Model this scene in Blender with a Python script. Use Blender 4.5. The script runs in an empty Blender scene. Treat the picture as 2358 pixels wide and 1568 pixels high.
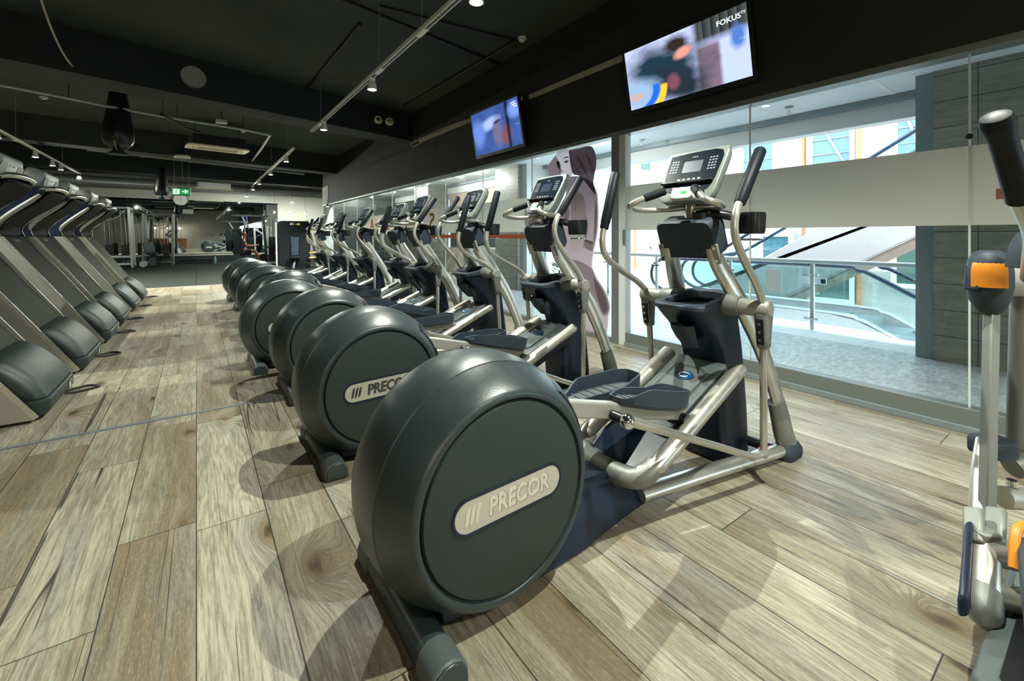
import bpy, math, random
from mathutils import Vector, Matrix
random.seed(7)
C = bpy.context.scene
COL = C.collection
PI = math.pi
# ------------------------------------------------------------------ camera
F, U0, V0, H = 1016.0, 1179.0, 545.0, 1.25
TH = math.atan2(727.0, F)
SN, CS = math.sin(TH), math.cos(TH)

def P(u, v, d):
    """world point seen at pixel (u, v) at depth d along the view axis"""
    lat = d * (u - U0) / F
    return Vector((d * SN + lat * CS, d * CS - lat * SN, H - (v - V0) * d / F))

def PZ(u, v, z):
    return P(u, v, (H - z) * F / (v - V0))

def PX(u, v, X):
    t = (u - U0) / F
    Y = X * (CS - t * SN) / (SN + t * CS)
    return P(u, v, X * SN + Y * CS)

def PY(u, v, Y):
    t = (u - U0) / F
    X = Y * (SN + t * CS) / (CS - t * SN)
    return P(u, v, X * SN + Y * CS)

cam = bpy.data.cameras.new('camera')
cam.sensor_width = 36.0
cam.lens = 36.0 * F / 2358.0
cam.shift_y = -(784.0 - V0) / 2358.0
cam.clip_start = 0.02
co = bpy.data.objects.new('camera', cam)
COL.objects.link(co)
co.location = (0, 0, H)
co.rotation_euler = (PI / 2, 0, -TH)
C.camera = co

# ------------------------------------------------------------------ materials
class NT:
    def __init__(s, name):
        s.m = bpy.data.materials.new(name)
        s.m.use_nodes = True
        s.t = s.m.node_tree
        s.t.nodes.clear()
        s.out = s.t.nodes.new('ShaderNodeOutputMaterial')
    def n(s, typ, ins=None, **props):
        nd = s.t.nodes.new('ShaderNode' + typ)
        for k, v in props.items():
            setattr(nd, k, v)
        for k, v in (ins or {}).items():
            s.set(nd.inputs[k], v)
        return nd
    def set(s, sock, v):
        if isinstance(v, bpy.types.NodeSocket):
            s.t.links.new(v, sock)
        elif isinstance(v, bpy.types.Node):
            s.t.links.new(v.outputs[0], sock)
        else:
            if hasattr(sock, 'default_value') and isinstance(v, (tuple, list)) and sock.type == 'RGBA' and len(v) == 3:
                v = (*v, 1)
            sock.default_value = v
    def ma(s, op, a, b=0.0, c=0.0, clamp=False):
        nd = s.n('Math', {0: a, 1: b, 2: c}, operation=op)
        nd.use_clamp = clamp
        return nd.outputs[0]
    def mix(s, f, a, b, mode='MIX'):
        nd = s.t.nodes.new('ShaderNodeMix')
        nd.data_type = 'RGBA'
        nd.blend_type = mode
        s.set(nd.inputs[0], f); s.set(nd.inputs[6], a); s.set(nd.inputs[7], b)
        return nd.outputs[2]
    def mr(s, v, a, b, c=0.0, d=1.0):
        return s.n('MapRange', {'Value': v, 'From Min': a, 'From Max': b, 'To Min': c, 'To Max': d}).outputs[0]
    def noise(s, vec, scale, detail=3.0, rough=0.5, dist=0.0):
        return s.n('TexNoise', {'Vector': vec, 'Scale': scale, 'Detail': detail, 'Roughness': rough, 'Distortion': dist}).outputs[0]
    def xyz(s, x, y, z=0.0):
        return s.n('CombineXYZ', {0: x, 1: y, 2: z}).outputs[0]
    def obj(s):
        return s.n('TexCoord').outputs['Object']
    def pos(s):
        return s.n('NewGeometry').outputs['Position']
    def bump(s, h, strength=0.2, dist=0.01):
        return s.n('Bump', {'Height': h, 'Strength': strength, 'Distance': dist}).outputs[0]
    def bsdf(s, **kw):
        b = s.n('BsdfPrincipled', {k.replace('_', ' '): v for k, v in kw.items()})
        s.t.links.new(b.outputs[0], s.out.inputs[0])
        return b
    def done(s, sh):
        s.set(s.out.inputs[0], sh)
        return s.m

def mat(name, col, rough=0.5, metal=0.0, var=0.12, scale=30.0, bump=0.03, coat=0.0, spec=0.5, stretch=None):
    k = NT(name)
    v = k.obj()
    if stretch:
        v = k.n('Mapping', {'Vector': v, 'Scale': stretch}).outputs[0]
    n = k.noise(v, scale, 4.0, 0.6)
    n2 = k.noise(v, scale * 9, 2.0, 0.6)
    lo = tuple(c * (1 - var) for c in col); hi = tuple(min(1, c * (1 + var)) for c in col)
    base = k.mix(n, lo, hi)
    kw = dict(Base_Color=base, Metallic=metal, Roughness=k.mr(n, 0.2, 0.8, rough * 0.85, min(1, rough * 1.15)))
    b = k.bsdf(**kw)
    b.inputs['Specular IOR Level'].default_value = spec
    if bump:
        k.set(b.inputs['Normal'], k.bump(n2, bump, 0.004))
    if coat:
        b.inputs['Coat Weight'].default_value = coat
    return k.m

def emis(name, col, strength):
    k = NT(name)
    n = k.noise(k.obj(), 4.0)
    c = k.mix(n, tuple(x * 0.96 for x in col), col)
    return k.done(k.n('Emission', {'Color': c, 'Strength': strength}))

def glass_mat(name, tint, refl=0.06, rough=0.0):
    k = NT(name)
    tr = k.n('BsdfTransparent', {'Color': tint})
    gl = k.n('BsdfGlossy', {'Color': (1, 1, 1), 'Roughness': rough})
    fr = k.n('LayerWeight', {'Blend': 0.12}).outputs['Fresnel']
    n = k.noise(k.obj(), 2.0)
    f = k.ma('ADD', k.ma('MULTIPLY', fr, 0.35), k.ma('MULTIPLY', n, refl), clamp=True)
    return k.done(k.n('MixShader', {0: f, 1: tr, 2: gl}))

def translucent_mat(name, col, tr=0.5, see=0.0):
    k = NT(name)
    n = k.noise(k.obj(), 60.0, 2.0)
    c = k.mix(n, tuple(x * .95 for x in col), col)
    d = k.n('BsdfDiffuse', {'Color': c})
    t = k.n('BsdfTranslucent', {'Color': c})
    m = k.n('MixShader', {0: tr, 1: d, 2: t})
    if see:
        m = k.n('MixShader', {0: see, 1: m, 2: k.n('BsdfTransparent')})
    return k.done(m)

M = {}
M['drum'] = mat('drum_plastic', (.029, .042, .046), .35, 0, .1, 20, .12, .0, .6)
M['drum_disc'] = mat('disc_plastic', (.025, .036, .036), .52, 0, .1, 25, .2, 0, .45)
M['seam'] = mat('seam_black', (.004, .005, .007), .7)
M['navy'] = mat('navy_plastic', (.006, .015, .036), .38, 0, .1, 25, .1, 0, .5)
M['navy2'] = mat('slate_plastic', (.030, .043, .060), .55, 0, .12, 60, .2, 0, .4)
M['black'] = mat('black_plastic', (.007, .008, .010), .35, 0, .1, 30, .08)
M['rubber'] = mat('grip_rubber', (.007, .010, .015), .5, 0, .15, 40, .1, 0, .22)
M['foot'] = mat('foot_grey', (.085, .105, .105), .5, 0, .1, 30, .15)
M['silver'] = mat('brushed_silver', (.60, .59, .53), .33, .8, .07, 40, .02, stretch=(1, 1, .1))
M['silver_paint'] = mat('silver_paint', (.42, .42, .38), .42, .45, .08, 60, .03)
M['cast'] = mat('cast_grey', (.22, .23, .21), .48, .35, .1, 50, .1)
M['chrome'] = mat('chrome', (.8, .8, .78), .12, 1, .03, 20, 0)
M['plate'] = mat('badge_plate', (.60, .58, .50), .38, .35, .05, 80, .03)
M['letter'] = mat('badge_letter', (.84, .82, .73), .25, .5, .05, 80, 0)
M['letter_dark'] = mat('badge_letter_dark', (.05, .055, .055), .4)
M['letter_shadow'] = mat('badge_letter_shadow', (.15, .145, .125), .4, .3, .05, 80, 0)  # shadow of the raised letters, painted as a dark offset copy
M['console'] = mat('console_silver', (.22, .245, .235), .38, .25, .06, 50, .05)
M['console_white'] = mat('console_white', (.55, .56, .52), .42, .1, .05, 50, .05)
M['display'] = mat('display_dark', (.006, .011, .017), .28, 0, .2, 12, 0, 0, .06)
M['ink'] = mat('print_grey', (.16, .19, .21), .5)
M['white'] = mat('white_plastic', (.72, .73, .70), .4)
M['pad'] = mat('pedal_pad', (.085, .105, .11), .6, 0, .15, 70, .3)
M['green'] = emis('green_led', (.05, .5, .12), 1.5)
M['blue'] = mat('badge_blue', (.008, .07, .17), .25, 0, .1, 20, 0, .4)
M['orange'] = mat('orange_cap', (.72, .25, .02), .38, 0, .06, 20, .03)
M['red'] = mat('red_label', (.5, .06, .04), .5)
M['yellow'] = mat('yellow_print', (.75, .5, .05), .5)
M['cowl'] = mat('cowl_black', (.006, .008, .010), .75, 0, .1, 30, .05, 0, .15)
M['panel'] = mat('olive_panel', (.036, .045, .030), .68, 0, .12, 120, .1, 0, .22)
M['hood'] = mat('hood_plastic', (.020, .032, .032), .42, 0, .1, 30, .1)
M['belt'] = mat('belt_rubber', (.012, .012, .013), .6, 0, .2, 90, .2)
M['cream'] = mat('cream_plastic', (.76, .70, .52), .45)
M['steelwhite'] = mat('pale_steel', (.5, .53, .52), .4, .2)
M['steeldark'] = mat('dark_steel', (.07, .085, .10), .4, .4)
M['skin'] = mat('skin', (.48, .22, .13), .5, 0, .1, 30, .05)
M['hair'] = mat('hair_red', (.22, .06, .03), .6)
M['shirt'] = mat('shirt_blue', (.05, .07, .11), .8, 0, .15, 60, .1)
M['shorts'] = mat('shorts_navy', (.01, .016, .04), .8, 0, .15, 60, .1)
M['lens'] = emis('lamp_lens', (1, .97, .86), 80.0)
M['lens_dim'] = emis('lamp_lens_far', (1, .97, .86), 60.0)
M['mirror'] = mat('mirror_glass', (.66, .72, .74), .015, 1, .02, 3, 0)
M['alu'] = mat('frame_aluminium', (.20, .225, .22), .42, .5, .12, 60, .06)
M['alu_white'] = mat('frame_white', (.62, .66, .66), .45, .1, .05, 50, .04)
M['galv'] = mat('galvanised_steel', (.24, .29, .31), .45, .4, .15, 25, .05)
M['pipe'] = mat('pipe_grey', (.30, .32, .29), .45, .2)
M['trunk'] = mat('trunking_cream', (.42, .40, .31), .5)
M['cable'] = mat('cable_cream', (.45, .40, .28), .55)
M['cable_black'] = mat('cable_black', (.01, .01, .01), .5)
M['duct'] = mat('duct_grey', (.30, .32, .31), .4, .4)
M['signgreen'] = emis('sign_green', (.01, .30, .05), .8)
M['signwhite'] = emis('sign_white', (.9, 1, .95), .9)
M['dark_ceiling_metal'] = mat('black_beam_steel', (.012, .014, .016), .6, 0, .2, 10, .05)
M['glass'] = glass_mat('shop_glass', (.93, .97, .96), .035)
M['rail_glass'] = glass_mat('rail_glass', (.86, .93, .93), .10)
M['frost'] = translucent_mat('frosted_film', (.74, .73, .665), .60, .0)
M['lamp_white'] = mat('lamp_white', (.75, .75, .70), .45)

def floor_wood():
    k = NT('oak_laminate')
    p = k.n('SeparateXYZ', {0: k.pos()})
    X, Y = p.outputs[0], p.outputs[1]
    px = k.ma('DIVIDE', X, .26)
    i = k.ma('FLOOR', px); fx = k.ma('FRACT', px)
    r1 = k.n('TexWhiteNoise', {'W': i}, noise_dimensions='1D').outputs[0]
    py = k.ma('ADD', k.ma('DIVIDE', Y, 1.32), k.ma('MULTIPLY', r1, 7.31))
    j = k.ma('FLOOR', py); fy = k.ma('FRACT', py)
    idn = k.n('TexWhiteNoise', {'Vector': k.xyz(i, j, 0)}, noise_dimensions='2D')
    idv = idn.outputs[0]
    off = k.ma('MULTIPLY', idv, 53.0)
    lx = k.ma('MULTIPLY', fx, .26)
    ex = k.ma('MULTIPLY', k.ma('MINIMUM', fx, k.ma('SUBTRACT', 1.0, fx)), .26)
    ey = k.ma('MULTIPLY', k.ma('MINIMUM', fy, k.ma('SUBTRACT', 1.0, fy)), 1.32)
    seam = k.mr(k.ma('MINIMUM', ex, ey), .0012, .0030, 1.0, 0.0)
    # knots warp the grain around them
    kv = k.xyz(k.ma('ADD', k.ma('MULTIPLY', X, 2.3), off), k.ma('MULTIPLY', Y, 1.15), 0)
    kn = k.n('TexVoronoi', {'Vector': kv, 'Scale': 1.0, 'Randomness': .85}, voronoi_dimensions='2D')
    kd = kn.outputs['Distance']
    knear = k.mr(kd, .03, .40, 1.0, 0.0)
    sel = k.mr(k.n('SeparateColor', {0: kn.outputs['Color']}).outputs[0], .42, .47)
    knear = k.ma('MULTIPLY', knear, sel)
    warpx = k.ma('ADD', lx, k.ma('MULTIPLY', k.ma('MULTIPLY', knear, knear), .16))
    v1 = k.xyz(warpx, k.ma('MULTIPLY', Y, .11), off)
    big = k.noise(v1, 6.5, 2.5, .5, .35)
    rings = k.ma('FRACT', k.ma('MULTIPLY', big, 13.0))
    rings = k.ma('ABSOLUTE', k.ma('SUBTRACT', rings, .5))
    ringd = k.mr(rings, .0, .5, 1.0, 0.0)
    ringd = k.ma('POWER', ringd, 2.2)
    fine = k.noise(k.xyz(warpx, k.ma('MULTIPLY', Y, .045), off), 150.0, 4, .6)
    fine2 = k.noise(k.xyz(warpx, k.ma('MULTIPLY', Y, .10), off), 420.0, 2, .6)
    tone = k.noise(k.xyz(k.ma('MULTIPLY', warpx, 2.2), k.ma('MULTIPLY', Y, .13), off), 4.5, 3, .55, .1)
    t = k.ma('ADD', k.mr(tone, .32, .68), k.ma('MULTIPLY', k.ma('SUBTRACT', idv, .5), 1.15), clamp=True)
    light = (.46, .435, .325); brown = (.215, .162, .092); grey = (.29, .30, .27)
    base = k.mix(t, light, brown)
    g = k.noise(k.xyz(k.ma('MULTIPLY', warpx, 2.0), k.ma('MULTIPLY', Y, .14), k.ma('ADD', off, 9.0)), 5.0, 2)
    base = k.mix(k.mr(g, .52, .72, 0, .75), base, grey)
    base = k.mix(k.ma('MULTIPLY', ringd, .50), base, (.14, .118, .082))
    base = k.mix(k.mr(fine, .42, .68, 0, .72), base, (.11, .098, .072))
    base = k.mix(k.mr(fine2, .5, .75, 0, .3), base, (.70, .66, .54))
    # knots
    kn2 = k.noise(k.xyz(k.ma('MULTIPLY', lx, 3), Y, off), 9.0, 3)
    kk = k.ma('MULTIPLY', k.mr(k.ma('ADD', kd, k.ma('MULTIPLY', kn2, .14)), .10, .24, 1.0, 0.0), sel)
    base = k.mix(k.ma('MULTIPLY', kk, .8), base, (.15, .095, .045))
    core = k.ma('MULTIPLY', k.mr(k.ma('ADD', kd, k.ma('MULTIPLY', kn2, .12)), .08, .125, 1.0, 0.0), sel)
    base = k.mix(k.ma('MULTIPLY', core, .75), base, (.045, .03, .018))
    # splits running along the board
    cw = k.noise(k.xyz(k.ma('MULTIPLY', lx, 1.6), k.ma('MULTIPLY', Y, .022), k.ma('ADD', off, 31.0)), 6.0, 1.6, .45)
    cm = k.noise(k.xyz(k.ma('MULTIPLY', lx, 1.0), k.ma('MULTIPLY', Y, .45), k.ma('ADD', off, 77.0)), 2.2, 1)
    cr = k.ma('MULTIPLY', k.mr(k.ma('ABSOLUTE', k.ma('SUBTRACT', cw, .5)), .0010, .0050, 1.0, 0.0), k.mr(cm, .46, .50))
    base = k.mix(k.ma('MULTIPLY', cr, .95), base, (.045, .038, .028))
    base = k.mix(seam, base, (.035, .03, .024))
    h = k.ma('SUBTRACT', k.ma('MULTIPLY', fine, -.25), k.ma('ADD', k.ma('MULTIPLY', cr, .7), seam))
    b = k.bsdf(Base_Color=base, Roughness=k.mr(fine, .3, .7, .34, .50))
    b.inputs['Specular IOR Level'].default_value = .45
    k.set(b.inputs['Normal'], k.bump(h, .28, .004))
    return k.m
M['wood'] = floor_wood()

def rubber_floor():
    k = NT('rubber_mat')
    v = k.pos()
    n = k.noise(k.n('Mapping', {'Vector': v, 'Scale': (1, 4, 1)}).outputs[0], 3.0, 5)
    s = k.noise(v, 240.0, 2)
    p = k.n('SeparateXYZ', {0: v})
    def ln(a, sz):
        f = k.ma('FRACT', k.ma('DIVIDE', a, sz))
        return k.mr(k.ma('MINIMUM', f, k.ma('SUBTRACT', 1.0, f)), .004, .012, 1, 0)
    g = k.ma('MAXIMUM', ln(p.outputs[0], 1.9), ln(p.outputs[1], 2.6))
    c = k.mix(n, (.006, .008, .007), (.020, .024, .020))
    c = k.mix(k.ma('MULTIPLY', s, .25), c, (.05, .055, .05))
    c = k.mix(g, c, (.006, .006, .006))
    b = k.bsdf(Base_Color=c, Roughness=.75)
    b.inputs['Specular IOR Level'].default_value = .12
    return k.m
M['mat_floor'] = rubber_floor()

def granite():
    k = NT('granite_paving')
    v = k.pos()
    p = k.n('SeparateXYZ', {0: v})
    X, Y = p.outputs[0], p.outputs[1]
    a = k.ma('MULTIPLY', k.ma('ADD', X, Y), .7071)
    b_ = k.ma('MULTIPLY', k.ma('SUBTRACT', X, Y), .7071)
    def ln(a, sz, w):
        f = k.ma('FRACT', k.ma('DIVIDE', a, sz))
        return k.mr(k.ma('MULTIPLY', k.ma('MINIMUM', f, k.ma('SUBTRACT', 1.0, f)), sz), w * .4, w, 1, 0)
    diag = k.ma('MAXIMUM', ln(a, .62, .005), ln(b_, .62, .005))
    edge = k.ma('GREATER_THAN', X, 6.2)
    strip = k.ma('MAXIMUM', ln(Y, .6, .004), ln(k.ma('SUBTRACT', X, 6.2), .62, .005))
    g = k.ma('ADD', k.ma('MULTIPLY', diag, k.ma('SUBTRACT', 1.0, edge)), k.ma('MULTIPLY', strip, edge))
    n1 = k.noise(k.n('Mapping', {'Vector': v, 'Scale': (1, 2.6, 1), 'Rotation': (0, 0, .5)}).outputs[0], 9.0, 7, .7, .8)
    n2 = k.noise(v, 90.0, 3, .7)
    c = k.mix(k.mr(n1, .36, .62), (.28, .31, .32), (.66, .69, .68))
    c = k.mix(k.mr(n2, .35, .62, .55, 0), c, (.13, .15, .16))
    c = k.mix(k.ma('MULTIPLY', edge, .75), c, (.70, .71, .69))
    c = k.mix(k.ma('MULTIPLY', g, .75), c, (.10, .11, .12))
    b = k.bsdf(Base_Color=c, Roughness=.32)
    return k.m
M['granite'] = granite()

def stone_tiles():
    k = NT('stone_cladding')
    p = k.n('SeparateXYZ', {0: k.pos()})
    hcoord = k.ma('ADD', p.outputs[0], p.outputs[1])
    z = p.outputs[2]
    def ln(a, sz, w, o=0.0):
        q = k.ma('DIVIDE', k.ma('SUBTRACT', a, o), sz)
        f = k.ma('FRACT', q)
        return k.mr(k.ma('MULTIPLY', k.ma('MINIMUM', f, k.ma('SUBTRACT', 1.0, f)), sz), w * .5, w, 1, 0), k.ma('FLOOR', q)
    g1, r = ln(z, .262, .005, -.01)
    g2, c_ = ln(hcoord, .62, .005, .12)
    idv = k.n('TexWhiteNoise', {'Vector': k.xyz(r, c_)}, noise_dimensions='2D').outputs[0]
    n = k.noise(k.n('Mapping', {'Vector': k.pos(), 'Scale': (1, 1, 5)}).outputs[0], 5.0, 6, .65, .5)
    n2 = k.noise(k.pos(), 120.0, 2)
    c = k.mix(k.mr(n, .3, .7), (.17, .175, .155), (.32, .325, .285))
    c = k.mix(k.ma('MULTIPLY', idv, .3), c, (.20, .19, .16))
    c = k.mix(k.ma('MULTIPLY', n2, .25), c, (.1, .1, .09))
    c = k.mix(k.ma('MAXIMUM', g1, g2), c, (.03, .03, .03))
    k.bsdf(Base_Color=c, Roughness=.45)
    return k.m
M['stone'] = stone_tiles()

def concrete(name, a, b, rough=.85):
    k = NT(name)
    v = k.pos()
    n = k.noise(v, .9, 5, .6)
    s = k.noise(v, 60.0, 2)
    p = k.n('SeparateXYZ', {0: v})
    c = k.mix(k.mr(n, .3, .7), a, b)
    c = k.mix(k.ma('MULTIPLY', s, .2), c, tuple(x * .5 for x in a))
    bs = k.bsdf(Base_Color=c, Roughness=rough)
    k.set(bs.inputs['Normal'], k.bump(s, .12, .004))
    return k.m
M['ceiling'] = concrete('dark_ceiling_paint', (.018, .025, .022), (.040, .050, .042))
M['beam'] = concrete('dark_beam_paint', (.008, .013, .014), (.015, .021, .022))
M['header'] = concrete('dark_wall_paint', (.008, .012, .013), (.019, .023, .021), .7)
M['wallgrey'] = concrete('grey_wall_paint', (.30, .31, .28), (.36, .37, .33), .8)
M['wallpale'] = concrete('pale_wall_paint', (.48, .49, .44), (.55, .55, .50), .8)
M['wallwhite'] = concrete('white_wall_paint', (.72, .74, .74), (.80, .82, .82), .7)
M['pink'] = concrete('pink_render', (.52, .43, .38), (.60, .50, .45), .8)
M['mallceil'] = concrete('ceiling_tile', (.66, .72, .76), (.74, .79, .82), .8)
M['soffit'] = concrete('brown_soffit', (.20, .15, .12), (.28, .21, .17), .6)
M['bluewin'] = mat('blue_window', (.10, .19, .24), .15, 0, .25, 2, 0)
M['greenwin'] = mat('green_window', (.05, .10, .08), .2, 0, .4, 2, 0)
M['terracotta'] = mat('terracotta_post', (.55, .20, .08), .6)
M['shoplight'] = emis('shop_light', (1, .95, .75), 4.0)
M['shopdark'] = mat('shop_dark', (.05, .065, .06), .4, 0, .5, 1.3, 0)

def beige_tiles():
    k = NT('beige_tiles')
    p = k.n('SeparateXYZ', {0: k.pos()})
    hc = k.ma('ADD', p.outputs[0], p.outputs[1])
    br = k.n('TexBrick', {'Vector': k.xyz(hc, p.outputs[2]), 'Color1': (.55, .47, .36, 1), 'Color2': (.60, .52, .41, 1),
                          'Mortar': (.30, .26, .20, 1), 'Scale': 1.0, 'Mortar Size': .006, 'Brick Width': .5, 'Row Height': .3}, offset=0.0)
    k.bsdf(Base_Color=br.outputs[0], Roughness=.35)
    return k.m
M['beige'] = beige_tiles()

# ------------------------------------------------------------------ mesh builder
def catmull(pts, sub=6):
    pts = [Vector(p) for p in pts]
    if len(pts) < 3:
        return pts
    out = []
    n = len(pts)
    for i in range(n - 1):
        p0 = pts[i - 1] if i > 0 else pts[i] * 2 - pts[i + 1]
        p1, p2 = pts[i], pts[i + 1]
        p3 = pts[i + 2] if i + 2 < n else pts[i + 1] * 2 - pts[i]
        for s in range(sub):
            t = s / sub
            out.append(.5 * ((2 * p1) + (p2 - p0) * t + (2 * p0 - 5 * p1 + 4 * p2 - p3) * t * t + (3 * p1 - p0 - 3 * p2 + p3) * t ** 3))
    out.append(pts[-1])
    return out

class MB:
    def __init__(s):
        s.v = []; s.f = []
    def add(s, vs, fs):
        o = len(s.v)
        s.v += [Vector(x) for x in vs]
        s.f += [tuple(i + o for i in f) for f in fs]
        return s
    def box(s, c, size, R=None):
        c = Vector(c); hx, hy, hz = (x / 2 for x in size)
        vs = [Vector((x, y, z)) for x in (-hx, hx) for y in (-hy, hy) for z in (-hz, hz)]
        if R is not None:
            vs = [R @ q for q in vs]
        return s.add([q + c for q in vs], [(0, 1, 3, 2), (4, 6, 7, 5), (0, 4, 5, 1), (2, 3, 7, 6), (0, 2, 6, 4), (1, 5, 7, 3)])
    def bb(s, a, b):
        a = Vector(a); b = Vector(b)
        return s.box((a + b) / 2, [abs(x) for x in (b - a)])
    def bar(s, a, b, w, h, up=(0, 0, 1)):
        a = Vector(a); b = Vector(b); d = (b - a)
        z = d.normalized(); upv = Vector(up)
        if abs(z.dot(upv)) > .98: upv = Vector((1, 0, 0))
        x = z.cross(upv).normalized(); y = x.cross(z)
        R = Matrix((x, y, z)).transposed()
        return s.box((a + b) / 2, (w, h, d.length), R)
    def cyl(s, a, b, r, r2=None, n=16, cap=True):
        return s.loftline([a, b], [r, r if r2 is None else r2], n, cap)
    def loftline(s, pts, rad, n=12, cap=True, flat=1.0, up=None):
        pts = [Vector(p) for p in pts]
        m = len(pts)
        d0 = (pts[1] - pts[0]).normalized()
        ref = Vector(up) if up is not None else (Vector((0, 0, 1)) if abs(d0.z) < .9 else Vector((0, 1, 0)))
        x = ref.cross(d0).normalized(); y = d0.cross(x)
        rings = []
        for i, p in enumerate(pts):
            d = (pts[min(i + 1, m - 1)] - pts[max(i - 1, 0)]).normalized()
            x = (x - d * x.dot(d)).normalized(); y = d.cross(x)
            r = rad[i] if isinstance(rad, (list, tuple)) else rad
            rings.append([p + x * (math.cos(2 * PI * j / n) * r) + y * (math.sin(2 * PI * j / n) * r * flat) for j in range(n)])
        return s.rings(rings, cap)
    def rings(s, rings, cap=True, closed=False):
        n = len(rings[0]); m = len(rings)
        vs = [q for r in rings for q in r]
        fs = []
        for i in range(m if closed else m - 1):
            k = (i + 1) % m
            for j in range(n):
                a, b = i * n + j, i * n + (j + 1) % n
                c, d = k * n + (j + 1) % n, k * n + j
                fs.append((a, b, c, d))
        if cap and not closed:
            fs.append(tuple(range(n - 1, -1, -1)))
            fs.append(tuple((m - 1) * n + j for j in range(n)))
        return s.add(vs, fs)
    def tube(s, pts, r, n=12, sub=6, cap=True, flat=1.0, up=None):
        q = catmull(pts, sub)
        if isinstance(r, (list, tuple)):
            k = len(r)
            rr = []
            for i in range(len(q)):
                t = i / (len(q) - 1) * (k - 1)
                a = min(int(t), k - 2)
                rr.append(r[a] + (r[a + 1] - r[a]) * (t - a))
            r = rr
        return s.loftline(q, r, n, cap, flat, up)
    def lathe(s, prof, c, n=48, ax='y', cap=False, zmin=None):
        c = Vector(c); rings = []
        for (h, r) in prof:
            ring = []
            for j in range(n):
                a = 2 * PI * j / n
                ca, sa = math.cos(a) * r, math.sin(a) * r
                q = Vector((ca, h, sa)) if ax == 'y' else (Vector((ca, sa, h)) if ax == 'z' else Vector((h, ca, sa)))
                q = q + c
                if zmin is not None: q.z = max(q.z, zmin)
                ring.append(q)
            rings.append(ring)
        return s.rings(rings, cap)
    def prism(s, poly, o, u, v, depth, cap=True):
        """2-D outline in the frame (o, u, v) pushed along u x v by depth"""
        o = Vector(o); u = Vector(u).normalized(); v = Vector(v).normalized(); w = u.cross(v)
        a = [o + u * x + v * y for x, y in poly]
        b = [q + w * depth for q in a]
        return s.rings([a, b], cap)
    def ball(s, c, r, n=16, m=10):
        c = Vector(c); r = (r, r, r) if not isinstance(r, (tuple, list)) else r
        rings = []
        for i in range(m + 1):
            ph = -PI / 2 + PI * i / m
            k = max(math.cos(ph), .02)
            rings.append([c + Vector((r[0] * k * math.cos(2 * PI * j / n), r[1] * k * math.sin(2 * PI * j / n), r[2] * math.sin(ph))) for j in range(n)])
        return s.rings(rings)
    def build(s, name, m, parent=None, bevel=0.0, sharp=38, seg=2, sub=0):
        me = bpy.data.meshes.new(name)
        me.from_pydata([tuple(q) for q in s.v], [], s.f)
        me.validate(); me.update()
        me.polygons.foreach_set('use_smooth', [True] * len(me.polygons))
        import bmesh
        bm = bmesh.new(); bm.from_mesh(me)
        bmesh.ops.recalc_face_normals(bm, faces=bm.faces)
        bm.to_mesh(me); bm.free()
        me.set_sharp_from_angle(angle=math.radians(sharp))
        me.materials.append(M[m] if isinstance(m, str) else m)
        o = bpy.data.objects.new(name, me)
        COL.objects.link(o)
        if parent is not None: o.parent = parent
        if bevel:
            b = o.modifiers.new('bevel', 'BEVEL')
            b.width = bevel; b.segments = seg; b.limit_method = 'ANGLE'; b.angle_limit = math.radians(40)
            b.harden_normals = False
        if sub:
            b = o.modifiers.new('subsurf', 'SUBSURF'); b.levels = sub; b.render_levels = sub
        return o

def rrect(w, h, r, n=5):
    """rounded rectangle outline centred on 0"""
    out = []
    for cx, cy, a0 in ((w / 2 - r, h / 2 - r, 0), (-w / 2 + r, h / 2 - r, 90), (-w / 2 + r, -h / 2 + r, 180), (w / 2 - r, -h / 2 + r, 270)):
        for i in range(n + 1):
            a = math.radians(a0 + 90 * i / n)
            out.append((cx + r * math.cos(a), cy + r * math.sin(a)))
    return out

def text(name, body, size, m, parent, o, u, v, extrude=.001, bold=0.0, shear=0.0, align='CENTER', sx=1.0):
    cu = bpy.data.curves.new(name, 'FONT')
    cu.body = body; cu.size = size; cu.extrude = extrude; cu.align_x = align; cu.align_y = 'CENTER'
    cu.offset = bold; cu.shear = shear; cu.resolution_u = 3
    t = bpy.data.objects.new(name + '_curve', cu)
    COL.objects.link(t)
    dg = bpy.context.evaluated_depsgraph_get()
    me = bpy.data.meshes.new_from_object(t.evaluated_get(dg))
    bpy.data.objects.remove(t)
    u = Vector(u).normalized(); v = Vector(v).normalized(); w = u.cross(v)
    for vt in me.vertices:
        x, y, z = vt.co
        vt.co = Vector(o) + u * x * sx + v * y + w * z
    me.materials.clear(); me.materials.append(M[m])
    ob = bpy.data.objects.new(name, me)
    COL.objects.link(ob)
    if parent is not None: ob.parent = parent
    return ob

def tag(o, label=None, cat=None, group=None, kind=None):
    if label: o['label'] = label
    if cat: o['category'] = cat
    if group: o['group'] = group
    if kind: o['kind'] = kind
    return o

def thing(name, label, cat, loc=(0, 0, 0), group=None, rz=0.0):
    o = bpy.data.objects.new(name, None)
    o.empty_display_size = .1
    COL.objects.link(o)
    o.location = loc; o.rotation_euler = (0, 0, rz)
    return tag(o, label, cat, group)

def kids(o):
    return [c for c in COL.objects if c.parent == o]

def dup(o, parent=None, label=None, loc=None):
    c = o.copy(); COL.objects.link(c)
    if parent is not None: c.parent = parent
    if label: c['label'] = label
    if loc is not None: c.location = loc
    for ch in kids(o):
        dup(ch, c)
    return c

def struct(o):
    o['kind'] = 'structure'
    return o
# ------------------------------------------------------------------ elliptical trainer
# local frame: x from the drum towards the console, y across, z up; drum centre above the origin
def rot_about(p, piv, a):
    x, z = p[0] - piv[0], p[2] - piv[2]
    return Vector((piv[0] + x * math.cos(a) - z * math.sin(a), p[1], piv[2] + x * math.sin(a) + z * math.cos(a)))

PIV = (1.47, 0, .89)

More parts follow.
